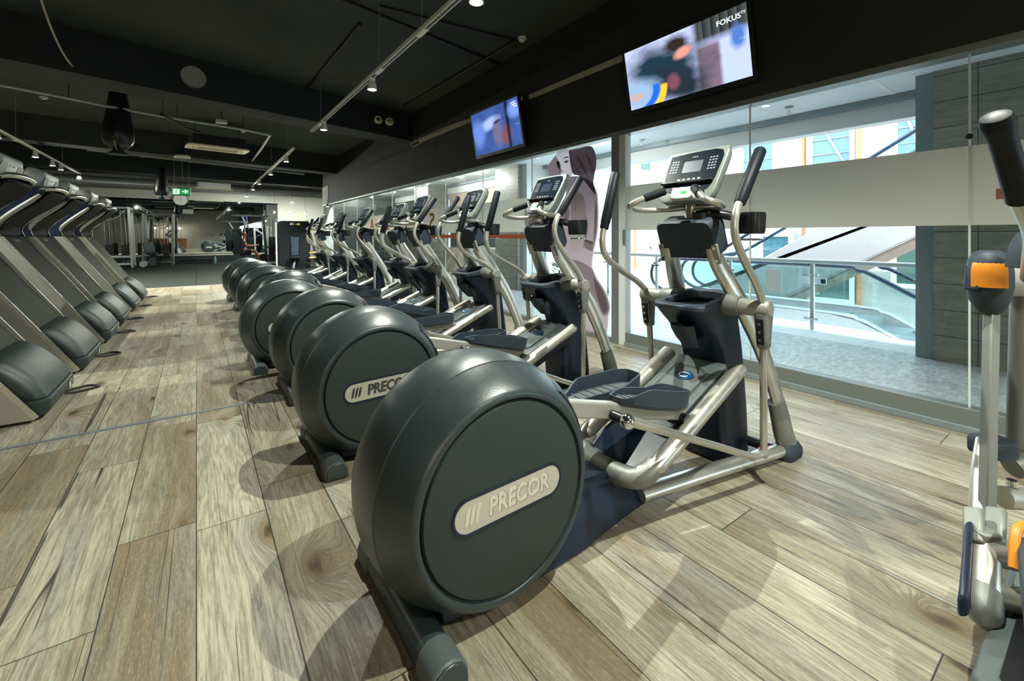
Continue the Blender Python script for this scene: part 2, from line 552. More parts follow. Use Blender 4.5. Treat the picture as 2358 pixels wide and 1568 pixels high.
def drum_r(y):
    y = abs(y)
    pr = [(0, .425), (.04, .424), (.09, .417), (.13, .404), (.17, .385), (.20, .366), (.225, .347), (.24, .31)]
    for (a, ra), (b, rb) in zip(pr, pr[1:]):
        if a <= y <= b:
            return ra + (rb - ra) * (y - a) / (b - a)
    return .3

def make_elliptical(label, swap, shell='console', rich=True):
    t = thing('elliptical_trainer', label, 'elliptical trainer', group='elliptical trainers along the window')
    Z0 = .400
    # drum
    prof = [(-.215, .306), (-.222, .315), (-.236, .319), (-.238, .328), (-.2345, .340), (-.226, .3475), (-.212, .3585), (-.19, .373), (-.165, .387), (-.135, .402),
            (-.116, .4105), (-.1135, .4065), (-.111, .4065), (-.1085, .4125), (-.08, .419), (-.045, .4235), (0, .425)]
    prof += [(-a, b) for a, b in reversed(prof[:-1])]
    MB().lathe(prof, (0, 0, Z0), 72, zmin=.018).build('drum_housing', 'drum', t)
    for s in (-1, 1):
        f = [(s * .212, .310), (s * .226, .3095), (s * .2335, .305), (s * .236, .29), (s * .2385, .15), (s * .239, .002)]
        d = MB().lathe(f, (0, 0, Z0), 64).build('side_disc', 'drum_disc', t)
        # raised black strip standing in for the dark inside the pedal arm's slot
        sl = MB(); rings = []
        for i in range(15):
            a = math.radians(4 + 46 * i / 14)
            ring = []
            y0, y1 = s * .125, s * .188
            lift = .007 if 0 < i < 14 else .0
            for y, k in ((y0, -.012), (y0, lift), ((y0 + y1) / 2, lift + .001), (y1, lift), (y1, -.012)):
                r = drum_r(y) + k
                ring.append(Vector((math.cos(a) * r, y, Z0 + math.sin(a) * r)))
            rings.append(ring)
        sl.rings(rings).build('arm_slot_dark', 'black', t)
        # brand plate
        L, Wd = .415, .098
        yb = s * .2385
        ux = Vector((-s, 0, 0)) if s > 0 else Vector((1, 0, 0))
        tilt = math.radians(2.0)
        u = Vector((ux.x * math.cos(tilt), 0, math.sin(tilt)))
        v = Vector((-ux.x * math.sin(tilt), 0, math.cos(tilt)))
        rim = MB()
        o1, o2 = rrect(L + .018, Wd + .02, (Wd + .02) / 2 - .0005, 9), rrect(L, Wd, Wd / 2 - .0005, 9)
        base = Vector((0, yb, Z0))
        w = Vector((0, s, 0))
        R = []
        for o_, h in ((o1, -.004), (o1, .0025), (o2, .0015), (o2, -.004)):
            R.append([base + u * a + v * b + w * h for a, b in o_])
        rim.rings(R, cap=False, closed=True).build('badge_rim', 'navy', t)
        pl = MB().rings([[base + u * a + v * b + w * h for a, b in o2] for h in (-.003, .0012)]).build('badge_plate', 'plate', t)
        if s < 0:
            o = base + w * .0012
            text('badge_lettering', 'PRECOR', .079, 'letter_shadow', pl, o + u * .036 - v * .0015, u, v, .0006, .0032, .12, sx=.83)
            text('badge_lettering', 'PRECOR', .079, 'letter', pl, o + u * .034 - v * .0005, u, v, .0012, .0024, .12, sx=.83)
            for k in range(3):
                q = o + u * (-.164 + .0185 * k)
                MB().prism([(-.012, -.029), (-.003, -.025), (.004, -.010), (.011, .029), (.002, .026), (-.005, .012)], q, u, v, .0014).build('badge_stripe', 'letter', pl)
    MB().lathe([(-.003, .001), (-.003, .011), (.003, .011), (.003, .001)], (-.355, -.1135, Z0 - .16), 10).build('seam_screw', 'black', t)
    # rear foot under the drum
    X0 = -.27
    sec = [(-.052, 0), (-.052, .038), (-.043, .062), (-.022, .076), (.008, .078), (.034, .068), (.050, .044), (.053, 0)]
    MB().prism(sec, (X0, .34, .004), (1, 0, 0), (0, 0, 1), .68).build('rear_foot', 'drum', t, .004)
    for s in (-1, 1):
        cs = [(a * 1.12, b * 1.10) for a, b in sec]
        y0 = .335 if s > 0 else -.225
        c = MB().prism(cs, (X0, y0, .0), (1, 0, 0), (0, 0, 1), .11).build('foot_cap', 'foot', t, .010, seg=3)
        e = -.3365 if s < 0 else .3365
        for dx in (-.035, .035):
            MB().cyl((X0 + dx, e - .001 * s, .028), (X0 + dx, e + .0012 * s, .028), .006, n=10).build('cap_screw', 'black', c)
    # cover between drum and frame
    def sect(x, w0, w1, h):
        return [Vector((x, a, b)) for a, b in ((-w0, .006), (-w0, .02), (-w1, h * .86), (-w1 * .8, h), (w1 * .8, h), (w1, h * .86), (w0, .02), (w0, .006))]
    MB().rings([sect(-.2, .14, .10, .10), sect(.1, .17, .11, .14), sect(.42, .155, .105, .19), sect(.62, .125, .085, .185), sect(.80, .105, .06, .135), sect(.885, .10, .05, .07)]).build('base_cover', 'navy', t, .008)
    MB().rings([[Vector((x, a, b)) for a, b in ((-w, .13), (-w, h), (w, h), (w, .13))] for x, w, h in ((.34, .085, .215), (.5, .085, .225), (.70, .07, .20))]).build('ramp_mount', 'navy', t, .015)
    # floor rails
    for s in (-1, 1):
        MB().tube([(.84, s * .085, .052), (1.2, s * .15, .052), (1.6, s * .225, .05), (1.86, s * .272, .048)], [.046, .044, .042], 14, 5, flat=.78).build('side_rail', 'silver', t)
    MB().cyl((1.80, -.25, .055), (1.80, .25, .055), .028).build('cross_bar', 'black', t)
    # ramp
    for s in (-1, 1):
        MB().tube([(.735, s * .17, .215), (.775, s * .20, .235), (.85, s * .212, .272), (1.15, s * .212, .40), (1.50, s * .212, .552)], .043, 16, 6, flat=.86).build('ramp_rail', 'silver', t)
    MB().tube([(.80, -.20, .245), (.735, -.185, .213), (.700, -.13, .198), (.69, 0, .195), (.700, .13, .198), (.735, .185, .213), (.80, .20, .245)], .050, 14, 6, flat=.8).build('ramp_bumper', 'cast', t)
    MB().prism([(.72, .15), (.74, .215), (1.50, .53), (1.54, .44), (1.0, .20)], (0, .165, 0), (1, 0, 0), (0, 0, 1), .33).build('ramp_bed', 'navy', t, .012)
    du = Vector((.76, 0, .315)).normalized(); dv = Vector((0, 1, 0)); dw = du.cross(dv)
    ro = Vector((1.235, 0, .4325))
    pn = MB()
    R = []
    for k, h in ((1.0, -.01), (1.0, .012), (.95, .018)):
        R.append([ro + du * (a * k) + dv * (b * k) - dw * (-h) for a, b in rrect(.60, .30, .03, 5)])
    if dw.z < 0:
        R = [[ro + du * (a * k) + dv * (b * k) - dw * h for a, b in rrect(.60, .30, .03, 5)] for k, h in ((1.0, -.01), (1.0, .012), (.95, .018))]
    up = dw if dw.z > 0 else -dw
    pn.rings(R)
    pnl = pn.build('ramp_cover', 'foot', t)
    ri = ro + up * .018 + du * .055
    rd = MB(); R = []
    for k, h in ((1.0, .0), (.97, .012), (.86, .013), (.80, .004)):
        R.append([ri + du * (a * k) + dv * (b * k) + up * h for a, b in rrect(.32, .22, .05, 6)])
    rd.rings(R).build('ramp_bezel', 'foot', pnl)
    eo = ri + up * .006 + du * .055
    def ell(rx, ry, h, n=36):
        return [eo + du * (rx * math.cos(2 * PI * i / n)) + dv * (ry * math.sin(2 * PI * i / n)) + up * h for i in range(n)]
    eb = MB().rings([ell(.036, .054, -.002), ell(.036, .054, .002)]).build('ramp_badge', 'blue', pnl)
    sw = MB(); R = []
    for i in range(30):
        a = math.radians(-60 + 330 * i / 29); k = 1 - .35 * i / 29; wd = .0045 * math.sin(PI * (i + 1) / 31) + .001
        rr_ = []
        for off, h in ((-wd, .001), (-wd, .0032), (wd, .0032), (wd, .001)):
            rx, ry = .022 * k + off, .034 * k + off
            rr_.append(eo + du * (rx * math.cos(a)) + dv * (ry * math.sin(a)) + up * h)
        R.append(rr_)
    sw.rings(R).build('badge_swirl', 'white', pnl)
    # tower
    def ts(z, x0, x1, w, r):
        cx = (x0 + x1) / 2
        return [Vector((cx + a, b, z)) for a, b in rrect(x1 - x0, 2 * w, r, 4)]
    MB().rings([ts(.012, 1.50, 1.79, .13, .04), ts(.25, 1.485, 1.765, .135, .04), ts(.42, 1.49, 1.74, .135, .04), ts(.55, 1.50, 1.72, .135, .04), ts(.62, 1.475, 1.71, .135, .04),
                ts(.70, 1.42, 1.69, .135, .04), ts(.77, 1.35, 1.67, .138, .045), ts(.83, 1.285, 1.65, .148, .05), ts(.865, 1.255, 1.64, .152, .05)]).build('tower_housing', 'navy', t)
    tz = .86
    fr = MB()
    oo = rrect(.40, .315, .06, 6); ii = rrect(.30, .225, .05, 6)
    cx = 1.44
    def sl_(x):  # the tray top slopes down towards the user
        return .055 + (x - cx) * .14
    R = []
    for o_, k in ((oo, 0), (oo, 1), (ii, 1.02), (ii, .35)):
        R.append([Vector((cx + a, b, tz + sl_(cx + a) * k)) for a, b in o_])
    fr.rings(R, cap=False, closed=True)
    tr = fr.build('storage_tray', 'navy2', t, .007)
    MB().rings([[Vector((cx + a * 1.01, b * 1.01, tz + z)) for a, b in ii] for z in (.004, .014)]).build('tray_floor', 'black', tr)
    bh = MB(); R = []
    for z, r, x in ((.64, .036, 1.40), (.70, .048, 1.345), (.755, .056, 1.315), (.775, .056, 1.31), (.772, .046, 1.315), (.72, .038, 1.345)):
        R.append([Vector((x + r * math.cos(2 * PI * i / 20), r * 1.15 * math.sin(2 * PI * i / 20), z)) for i in range(20)])
    bh.rings(R).build('bottle_holder', 'navy2', t)
    # pivots and moving arms
    for s in (-1, 1):
        MB().lathe([(s * .148, .030), (s * .15, .058), (s * .20, .057), (s * .215, .052), (s * .235, .050), (s * .237, .046)], (PIV[0], 0, PIV[2]), 20).build('pivot_sleeve', 'cast', t)
        MB().lathe([(s * .236, .030), (s * .237, .043), (s * .375, .043), (s * .380, .040), (s * .380, .001)], (PIV[0], 0, PIV[2]), 20).build('pivot_shaft', 'silver_paint', t)
        back = (s < 0) == swap
        an = math.radians(20) if back else 0.0
        y = s * .348
        path = [(1.475, y, .90), (1.405, y, 1.005), (1.27, y, 1.15), (1.20, y, 1.25), (1.196, y, 1.335), (1.245, y, 1.425), (1.32, y, 1.525)]
        path = [rot_about(p, PIV, an) for p in path]
        hb = MB().tube(path, .0185, 12, 7).build('moving_handlebar', 'silver', t)
        g0, g1 = rot_about((1.236, y, 1.405), PIV, an), rot_about((1.445, y, 1.685), PIV, an)
        d = (g1 - g0)
        MB().loftline([g0, g0 + d * .015, g0 + d * .10, g0 + d * .115, g0 + d * .96, g0 + d * .99, g1], [.023, .026, .0265, .0285, .0285, .023, .012], 16).build('grip', 'rubber', hb)
        la = math.radians(5) if back else 0.0
        def lr(x, z):
            return rot_about((x, y, z), PIV, la)
        br = MB()
        Rg = []
        for z, hx, hy in ((.925, .030, .030), (.90, .042, .034), (.84, .040, .033), (.74, .029, .029), (.70, .026, .027), (.69, .018, .020)):
            c = lr(1.472, z)
            Rg.append([c + Vector((a, b, 0)) for a, b in rrect(2 * hx, 2 * hy, min(hx, hy) * .55, 4)])
        bk = br.rings(Rg).build('pivot_bracket', 'cast', t)
        e0 = lr(1.43, .84); e1 = lr(1.441, .715)
        MB().bar(e0 + Vector((-.001, 0, 0)), e1 + Vector((-.001, 0, 0)), .034, .008, (1, 0, 0)).build('bracket_recess', 'black', bk)
        for k in range(3):
            c = e0 + (e1 - e0) * (.18 + .32 * k)
            MB().cyl(c + Vector((-.009, 0, 0)), c + Vector((-.002, 0, 0)), .008, n=8).build('bracket_bolt', 'chrome', bk)
        MB().cyl((PIV[0], s * .378, PIV[2]), (PIV[0], s * .384, PIV[2]), .034, n=20).build('pivot_cap', 'silver_paint', bk)
        l0, l1 = lr(1.473, .72), lr(1.472, .165)
        MB().tube([l0, (l0 + l1) / 2, l1], [.0185, .017, .017], 12, 4).build('lower_link', 'silver', t)
        MB().loftline([l1 + Vector((0, 0, .02)), l1, l1 + Vector((0, 0, -.016))], [.021, .024, .018], 12).build('link_knuckle', 'silver_paint', t)
        # pedal arm and pedal
        yp = s * .155
        if back:
            A0, A1 = Vector((.16, yp, .425)), Vector((1.12, yp, .405)); p0, p1 = .60, 1.10
        else:
            A0, A1 = Vector((.15, yp, .635)), Vector((1.06, yp, .405)); p0, p1 = .575, 1.045
        ad = (A1 - A0).normalized()
        au = Vector((-ad.z, 0, ad.x))
        MB().bar(A0, A1, .066, .044, (0, 1, 0)).build('pedal_arm', 'silver_paint', t, .007)
        MB().cyl(A1 + Vector((-.02, -s * .05, -.02)), A1 + Vector((-.02, s * .05, -.02)), .030, n=16).build('ramp_roller', 'black', t)
        def pa(x):
            return A0 + ad * ((x - A0.x) / ad.x) + au * .036
        L = (p1 - p0)
        n = 44
        outl = []
        for q in rrect(1.0, 1.0, .34, 10):
            outl.append(q)
        W = .088
        def ring(k, hfun, inset):
            r = []
            for a, b in outl:
                f = a + .5                      # 0 heel .. 1 toe
                wx = W * (1.0 - .30 * max(0, .35 - f) / .35) - inset
                xx = p0 + inset + f * (L - 2 * inset)
                side = b * 2 * s                # + = outer side
                r.append(pa(xx) + Vector((0, b * 2 * wx, 0)) + au * hfun(f, side))
            return r
        def rim_h(f, side):
            k_ = max(0, min(1, f / .32)); k_ = k_ * k_ * (3 - 2 * k_)
            o_ = (side + 1) / 2
            h = .020 + k_ * (.022 + .034 * o_)
            e_ = max(0, min(1, (f - .55) / .35)); e_ = e_ * e_ * (3 - 2 * e_)
            h += (.082 - h) * e_ * .9
            return h
        pm = MB()
        pm.rings([ring(0, lambda f, q: -.012, .016), ring(0, lambda f, q: .004, .002), ring(0, rim_h, 0.0), ring(0, rim_h, .009), ring(0, lambda f, q: .010, .013)])
        pd = pm.build('pedal', 'navy2', t)
        pi = MB().rings([ring(0, lambda f, q: .009, .020), ring(0, lambda f, q: .0145, .021)])
        for k in range(6):
            f = .16 + .11 * k
            c = pa(p0 + f * L) + au * .0155
            pi.bar(c + Vector((0, -.058, 0)), c + Vector((0, .058, 0)), .012, .005, tuple(au))
        pi.build('pedal_pad', 'pad', pd)
        # link from arm to handlebar
        jb = pa(.545 if not back else .75) - au * .036 + Vector((0, s * .03, -.012))
        j2 = jb + Vector((0, s * .055, 0))
        MB().cyl(jb, j2, .021, n=14).build('ball_joint_sleeve', 'black', t)
        MB().ball(j2 + Vector((0, s * .022, 0)), .031, 16, 10).build('ball_joint', 'chrome', t)
        q0 = j2 + Vector((.01, s * .025, 0))
        b1 = l1 + Vector((-.10, -s * .012, .012))
        rod = [q0, q0 + (b1 - q0) * .33, q0 + (b1 - q0) * .72, b1, l1 + Vector((0, 0, .002))]
        MB().tube(rod, [.022, .0165, .0165, .0165], 12, 5).build('connecting_rod', 'silver', t)
        # uprights
        leg = [(1.392, s * .125, 1.20), (1.43, s * .140, 1.10), (1.555, s * .185, .90), (1.695, s * .222, .66), (1.805, s * .25, .40), (1.875, s * .272, .16)]
        MB().tube(leg, [.052, .060, .060, .052, .048], 18, 6, flat=.55, up=(0, 1, 0)).build('upright_leg', 'silver', t)
        bt = [(1.818, s * .255, .33), (1.845, s * .263, .24), (1.875, s * .272, .13), (1.91, s * .278, .07)]
        MB().tube(bt, [.056, .062, .066, .062], 18, 4, flat=.72, up=(0, 1, 0)).build('leg_boot', 'cast', t)
        MB().rings([[Vector((1.905 + a * k, s * .278 + b * k, z)) for a, b in rrect(.19, .115, .045, 5)] for z, k in ((.002, .92), (.02, 1.0), (.05, .98), (.085, .7))]).build('front_foot', 'navy2', t)
        MB().box((1.70, s * .242, .092), (.07, .03, .003)).build('floor_label', 'red', t)
    # head of the frame
    hu = Vector((-.075, 0, .20)).normalized(); hv = Vector((0, 1, 0)); hw = hu.cross(hv)
    ho = Vector((1.392, 0, 1.25))
    fwd = hw if hw.x > 0 else -hw
    R = []
    for k, h in ((.94, -.062), (1.0, -.05), (1.0, .05), (.90, .08)):
        R.append([ho + hu * (b * k) + hv * (a * k) + fwd * h for a, b in rrect(.345, .215, .05, 6)])
    hd = MB().rings(R).build('upright_cover', 'navy2', t)
    for a in (-.075, .075):
        for b in (-.05, .05):
            c = ho + hv * a + hu * b - fwd * .062
            MB().cyl(c + fwd * .004, c - fwd * .002, .0075, n=10).build('cover_screw', 'black', hd)
    for s in (-1, 1):
        c = ho + hv * (s * .160) - hu * .075 - fwd * .056
        bp = MB().bar(c - hu * .055, c + hu * .055, .016, .036, (0, 1, 0)).build('clamp_plate', 'silver_paint', t, .004)
        for b in (-.035, .035):
            MB().cyl(c + hu * b - fwd * .006, c + hu * b - fwd * .013, .010, n=8).build('clamp_bolt', 'chrome', bp)
    # holder on the camera side
    MB().tube([(1.37, -.05, 1.37), (1.40, -.15, 1.37), (1.455, -.22, 1.35)], .03, 12, 5, flat=.8).build('holder_arm', 'black', t)
    MB().rings([[Vector((1.485 + a * k, -.275 + b * k, z)) for a, b in rrect(.115, .13, .03, 5)] for z, k in ((1.265, .88), (1.28, .95), (1.36, 1.0), (1.375, .96))]).build('phone_holder', 'black', t)
    MB().tube([(1.485 + .05 * math.cos(a), -.275 + .05 * math.sin(a), 1.235) for a in [2 * PI * i / 16 for i in range(17)]], .006, 8, 2).build('holder_ring', 'chrome', t)
    MB().rings([[ho + Vector((-.04 + a, -.075 + b, z)) for a, b in rrect(.05 * k, .075 * k, .02 * k, 4)] for z, k in ((.02, .7), (.05, .95), (.13, 1.0))]).build('side_pocket', 'black', t)
    # console
    MB().tube([(1.385, 0, 1.33), (1.392, 0, 1.40), (1.40, 0, 1.49)], .030, 14, 4).build('console_post', 'silver', t)
    cu = Vector((.155, 0, .30)).normalized(); cv = Vector((0, -1, 0)); cw = cv.cross(cu)
    if cw.x > 0: cw = -cw                      # towards the user
    cc = Vector((1.395, 0, 1.585))
    def outline(k=1.0, dx=0.0):
        pts = [(-.118, -.168), (.118, -.168), (.150, -.150), (.168, -.10), (.182, .05), (.188, .13), (.178, .160), (.150, .170), (-.150, .170), (-.178, .160), (-.188, .13), (-.182, .05), (-.168, -.10), (-.150, -.150)]
        q = catmull([(a, b, 0) for a, b in pts] + [(pts[0][0], pts[0][1], 0)], 3)[:-1]
        return [(p.x * k, p.y * k) for p in q]
    R = []
    for k, h in ((.55, -.085), (.86, -.062), (.98, -.03), (1.0, -.005), (.985, .008), (.95, .012)):
        R.append([cc + cv * a + cu * b + cw * h for a, b in outline(k)])
    cs = MB().rings(R).build('console', shell, t)
    dpoly = catmull([(-.155, .140, 0), (0, .150, 0), (.155, .140, 0), (.158, .02, 0), (.140, -.075, 0), (.10, -.108, 0), (0, -.095, 0), (-.10, -.108, 0), (-.140, -.075, 0), (-.158, .02, 0), (-.155, .140, 0)], 3)[:-1]
    dpoly = [(p.x, p.y) for p in dpoly]
    ds = MB().rings([[cc + cv * a + cu * b + cw * h for a, b in dpoly] for h in (.009, .0145)]).build('display', 'display', cs)
    if rich:
        pr = MB()
        def flush():
            pr.build('key_print', 'ink', cs); pr.v.clear(); pr.f.clear()
        def dot(a, b, w, h):
            c = cc + cv * a + cu * b + cw * .015
            pr.rings([[c + cv * x + cu * y + cw * z for x, y in ((-w, -h), (w, -h), (w, h), (-w, h))] for z in (-.0004, .0004)])
        for s in (-1, 1):
            for i in range(3):
                for j in range(5):
                    dot(s * (.098 + .017 * i), .10 - .018 * j, .0055, .0045)
            flush()
        for i in range(5):
            dot(-.06 + .03 * i, -.028, .009, .006)
        flush()
        for i in range(4):
            dot(-.068 + .045 * i, -.082, .016, .006)
        flush()
        for i in range(3):
            dot(-.012 + .012 * i, .118, .004, .004)
        flush()
        MB().rings([[cc + cv * a + cu * b + cw * h for a, b in rrect(.115, .075, .008)] for h in (.0142, .0152)][:2]).build('screen', 'navy', cs).location = tuple(cu * .055)
    MB().bar(cc + cv * -.165 + cu * -.052 + cw * .024, cc + cv * .150 + cu * -.052 + cw * .024, .012, .020, tuple(cw)).build('reading_rack', 'black', cs, .005)
    k0 = cc + cu * -.128 + cw * .02
    pdm = MB().rings([[k0 + cv * a + cu * b + cw * h for a, b in rrect(.135 * kk, .070 * kk, .018 * kk, 4)] for kk, h in ((1.0, -.02), (1.0, .012), (.94, .018))]).build('control_pad', 'console_white', cs)
    MB().rings([[k0 + cv * (a + .012) + cu * b + cw * h for a, b in rrect(.034, .016, .003)] for h in (.017, .0195)]).build('status_light', 'green', cs)
    for s in (-1, 1):
        MB().rings([[k0 + cv * (a + s * .045) + cu * b + cw * h for a, b in ((-.010, -.004), (0, .006), (.010, -.004), (0, -.001))] for h in (.0172, .0188)]).build('pad_arrow', 'ink', cs)
    # fixed handlebar with two stub grips
    for s in (-1, 1):
        pts = [(1.405, s * .012, 1.415), (1.39, s * .10, 1.41), (1.35, s * .19, 1.405), (1.27, s * .245, 1.405), (1.195, s * .255, 1.415), (1.165, s * .225, 1.43), (1.19, s * .185, 1.455), (1.235, s * .14, 1.478)]
        fb = MB().tube(pts, .0175, 12, 6).build('fixed_handlebar', 'silver', t)
        g0, g1 = Vector((1.205, s * .168, 1.464)), Vector((1.285, s * .088, 1.505))
        d = g1 - g0
        MB().loftline([g0, g0 + d * .03, g0 + d * .96, g1], [.020, .0235, .0235, .018], 14).build('stub_grip', 'rubber', fb)
    return t

ROW = [(1.41, .835, 0), (2.70, .86, 0), (3.92, .89, 1), (4.90, .75, 0), (6.20, .98, 1), (7.50, .89, 0), (9.00, .87, 0), (10.40, .83, 1)]
NTH = ['first', 'second', 'third', 'fourth', 'fifth', 'sixth', 'seventh', 'eighth']
protoA = make_elliptical('first elliptical trainer of the window row, next to the orange capped cross trainer', False)
protoB = make_elliptical('third elliptical trainer of the window row counted from the orange capped cross trainer', True)
nm = {1: 'second elliptical trainer of the window row, in front of the woman poster on the glass',
      3: 'fourth elliptical trainer of the window row, its drum set further out towards the aisle',
      4: 'fifth elliptical trainer of the window row, its drum set back towards the glass',
      5: 'sixth elliptical trainer of the window row counted from the orange capped cross trainer',
      6: 'second elliptical trainer from the dark rubber mat end of the window row',
      7: 'last elliptical trainer of the window row, beside the dark rubber mat'}
for i, (y, x, ph) in enumerate(ROW):
    if i == 0: protoA.location = (x, y, 0)
    elif i == 2: protoB.location = (x, y, 0)
    else:
        c = dup(protoB if ph else protoA, label=nm[i], loc=(x, y, 0))
        if i == 1:                                # darker print on this machine's plate
            for a in kids(c):
                for b in kids(a):
                    if b.name.startswith('badge_'):
                        b.material_slots[0].link = 'OBJECT'; b.material_slots[0].material = M['letter_dark']
# ------------------------------------------------------------------ treadmills (local frame: x towards the aisle, y across)
def make_treadmill(label):
    t = thing('treadmill', label, 'treadmill', group='treadmills facing the aisle')
    for s in (-1, 1):
        MB().prism([(.02, .02), (-.17, .02), (-.97, 1.25), (-.78, 1.25)], (0, s * .4175 + .0175, 0), (1, 0, 0), (0, 0, 1), .035).build('upright', 'silver_paint', t, .005)
        MB().bar((.025, s * .43, .03), (-.775, s * .43, 1.25), .012, .030, (1, 0, 0)).build('upright_trim', 'silver', t)
        MB().bb((-2.15, s * .345 - .07, .06), (-.15, s * .345 + .07, .215)).build('side_rail', 'cast', t, .02)
    MB().bb((-2.10, -.275, .17), (-.5, .275, .205)).build('running_belt', 'belt', t, .008)
    MB().bb((-2.12, -.33, .05), (-.2, .33, .165)).build('deck', 'black', t, .01)
    fp = MB().prism([(-.10, .22), (-.125, .22), (-.805, 1.25), (-.785, 1.25)], (0, .402, 0), (1, 0, 0), (0, 0, 1), .804).build('front_panel', 'panel', t)
    nrm = Vector((1.03, 0, .68)).normalized()
    def onp(z, y, k=0.0):
        return Vector((-.10 + (z - .22) * (-.685 / 1.03), y, z)) + nrm * k
    for s in (-1, 1):
        for z, y in ((1.215, .355), (1.15, .32)):
            MB().cyl(onp(z, s * y, -.004), onp(z, s * y, .006), .011, n=10).build('panel_screw', 'chrome', fp)
    pu = Vector((-.685, 0, 1.03)).normalized()
    MB().rings([[onp(1.205, .0 + a, h) + pu * b for a, b in rrect(.17, .035, .006)] for h in (-.002, .0015)]).build('model_plate', 'cast', fp)
    # motor hood
    def hs(z, x1, hw, r):
        x0 = -.62
        pts = [(x0, -hw), (x1 - r, -hw)] + [(x1 - r + r * math.sin(a), -hw + r * .9 - r * .9 * math.cos(a)) for a in [PI / 2 * i / 6 for i in range(1, 7)]]
        pts += [(x, -y) for x, y in reversed(pts)]
        return [Vector((x, y, z)) for x, y in pts]
    hd = MB().rings([hs(.03, .062, .400, .07), hs(.06, .083, .402, .08), hs(.125, .082, .402, .09), hs(.137, .073, .402, .09), hs(.138, .056, .396, .09), hs(.146, .056, .396, .09), hs(.150, .064, .398, .09), hs(.20, .040, .400, .10), hs(.27, -.003, .400, .11),
                     hs(.34, -.062, .400, .12), hs(.395, -.118, .400, .12), hs(.425, -.160, .399, .12), hs(.434, -.178, .394, .12), hs(.437, -.23, .392, .12), hs(.438, -.32, .39, .12)]).build('motor_hood', 'hood', t, sharp=50)
    lb = MB()
    R = []
    for h in (0, .004):
        R.append([Vector((.080 + h, .235 + a, .085 + b)) for a, b in ((-.08, -.03), (.065, -.03), (.065, .03), (-.08, .03))])
    st = lb.rings(R).build('rating_label', 'black', hd)
    MB().box((.084, .195, .080), (.004, .045, .036)).build('label_print', 'white', hd)
    MB().box((.084, .262, .084), (.004, .04, .03)).build('label_print', 'ink', hd)
    MB().box((.084, .235, .109), (.004, .06, .007)).build('label_print', 'yellow', hd)
    for y in (-.28, .30):
        MB().cyl((.012, y, .06), (.075 - .02, y, .06), .009, n=8).build('hood_screw', 'chrome', hd)
    # mast, cowl and console
    prof = [(-.97, 1.25), (-.78, 1.25), (-.805, 1.31), (-.80, 1.36), (-.745, 1.44), (-.62, 1.56), (-.50, 1.68), (-.44, 1.765), (-.60, 1.80), (-.80, 1.64), (-.95, 1.47), (-1.0, 1.36)]
    for s in (-1, 1):
        MB().prism(prof, (0, s * .405 + .0275, 0), (1, 0, 0), (0, 0, 1), .055).build('mast', 'navy', t, .012)
        MB().tube([(-.815, s * .425, 1.335), (-.80, s * .43, 1.40), (-.70, s * .435, 1.51), (-.56, s * .435, 1.64), (-.49, s * .43, 1.71)], [.010, .022, .026, .026, .018], 10, 4).build('mast_trim', 'silver_paint', t)
    cpf = [(-.93, 1.25), (-.80, 1.25), (-.815, 1.34), (-.76, 1.43), (-.52, 1.62), (-.42, 1.74), (-.46, 1.80), (-.70, 1.78), (-.93, 1.5)]
    MB().prism(cpf, (0, .38, 0), (1, 0, 0), (0, 0, 1), .76).build('cowl', 'cowl', t, .02)
    MB().tube([(-.50, -.41, 1.755), (-.425, -.36, 1.785), (-.40, 0, 1.80), (-.425, .36, 1.785), (-.50, .41, 1.755)], .026, 12, 6).build('front_handlebar', 'silver', t)
    cc = Vector((-.60, 0, 1.885)); u = Vector((0, 1, 0)); v = Vector((.22, 0, .97)).normalized(); w = u.cross(v)
    if w.x < 0: w = -w                         # back of the console looks over the hood
    R = []
    for k, h in ((.70, .115), (.88, .095), (.97, .05), (1.0, .0), (.99, -.03), (.96, -.035)):
        R.append([cc + u * (a * k) + v * (b * k) + w * h for a, b in rrect(.80, .27, .10, 6)])
    cs = MB().rings(R).build('console', 'console_white', t)
    for s in (-1, 1):
        MB().rings([[cc + u * (s * .22 + a) + v * (b + .01) + w * h for a, b in rrect(.17, .095, .035)] for h in (.085, .118)]).build('cup_recess', 'cast', cs)
        MB().rings([[cc + u * (s * .05 + a) + v * (b + .035) + w * h for a, b in rrect(.055, .016, .007)] for h in (.10, .1185)]).build('vent_slot', 'black', cs)
    MB().rings([[cc + u * a + v * b + w * h for a, b in rrect(.60, .20, .03)] for h in (-.034, -.039)]).build('display', 'display', cs)
    for k, yy in enumerate((.16,)):
        MB().tube([(.00, yy, .03), (.12, yy + .03, .012), (.24, yy + .12, .009), (.16, yy + .20, .009), (.04, yy + .12, .009), (-.12, yy + .02, .02)], .0085, 8, 6).build('power_cord', 'cable_black', t)
    return t

TN = ['first treadmill of the row, closest to the metal floor strip', 'second treadmill of the row, counted from the metal floor strip', 'third treadmill of the row, counted from the metal floor strip',
      'fourth treadmill of the row, counted from the metal floor strip', 'fifth treadmill of the row, second from the rubber mat', 'last treadmill of the row, beside the dark rubber mat']
pt = make_treadmill(TN[0]); pt.location = (-.90, 4.70, 0)
for i, y in enumerate((6.00, 7.36, 8.52, 10.06, 11.52)):
    dup(pt, label=TN[i + 1], loc=(-.90, y, 0))

# ------------------------------------------------------------------ cross trainer at the edge of the frame
def wb(mb, name, m, parent, bevel=0.0, **k):
    """builds world-space geometry under a thing that stands somewhere else"""
    o = mb.build(name, m, parent, bevel, **k)
    if parent is not None and parent.parent is None and parent.type == 'EMPTY':
        o.location = -Vector(parent.location)
    return o

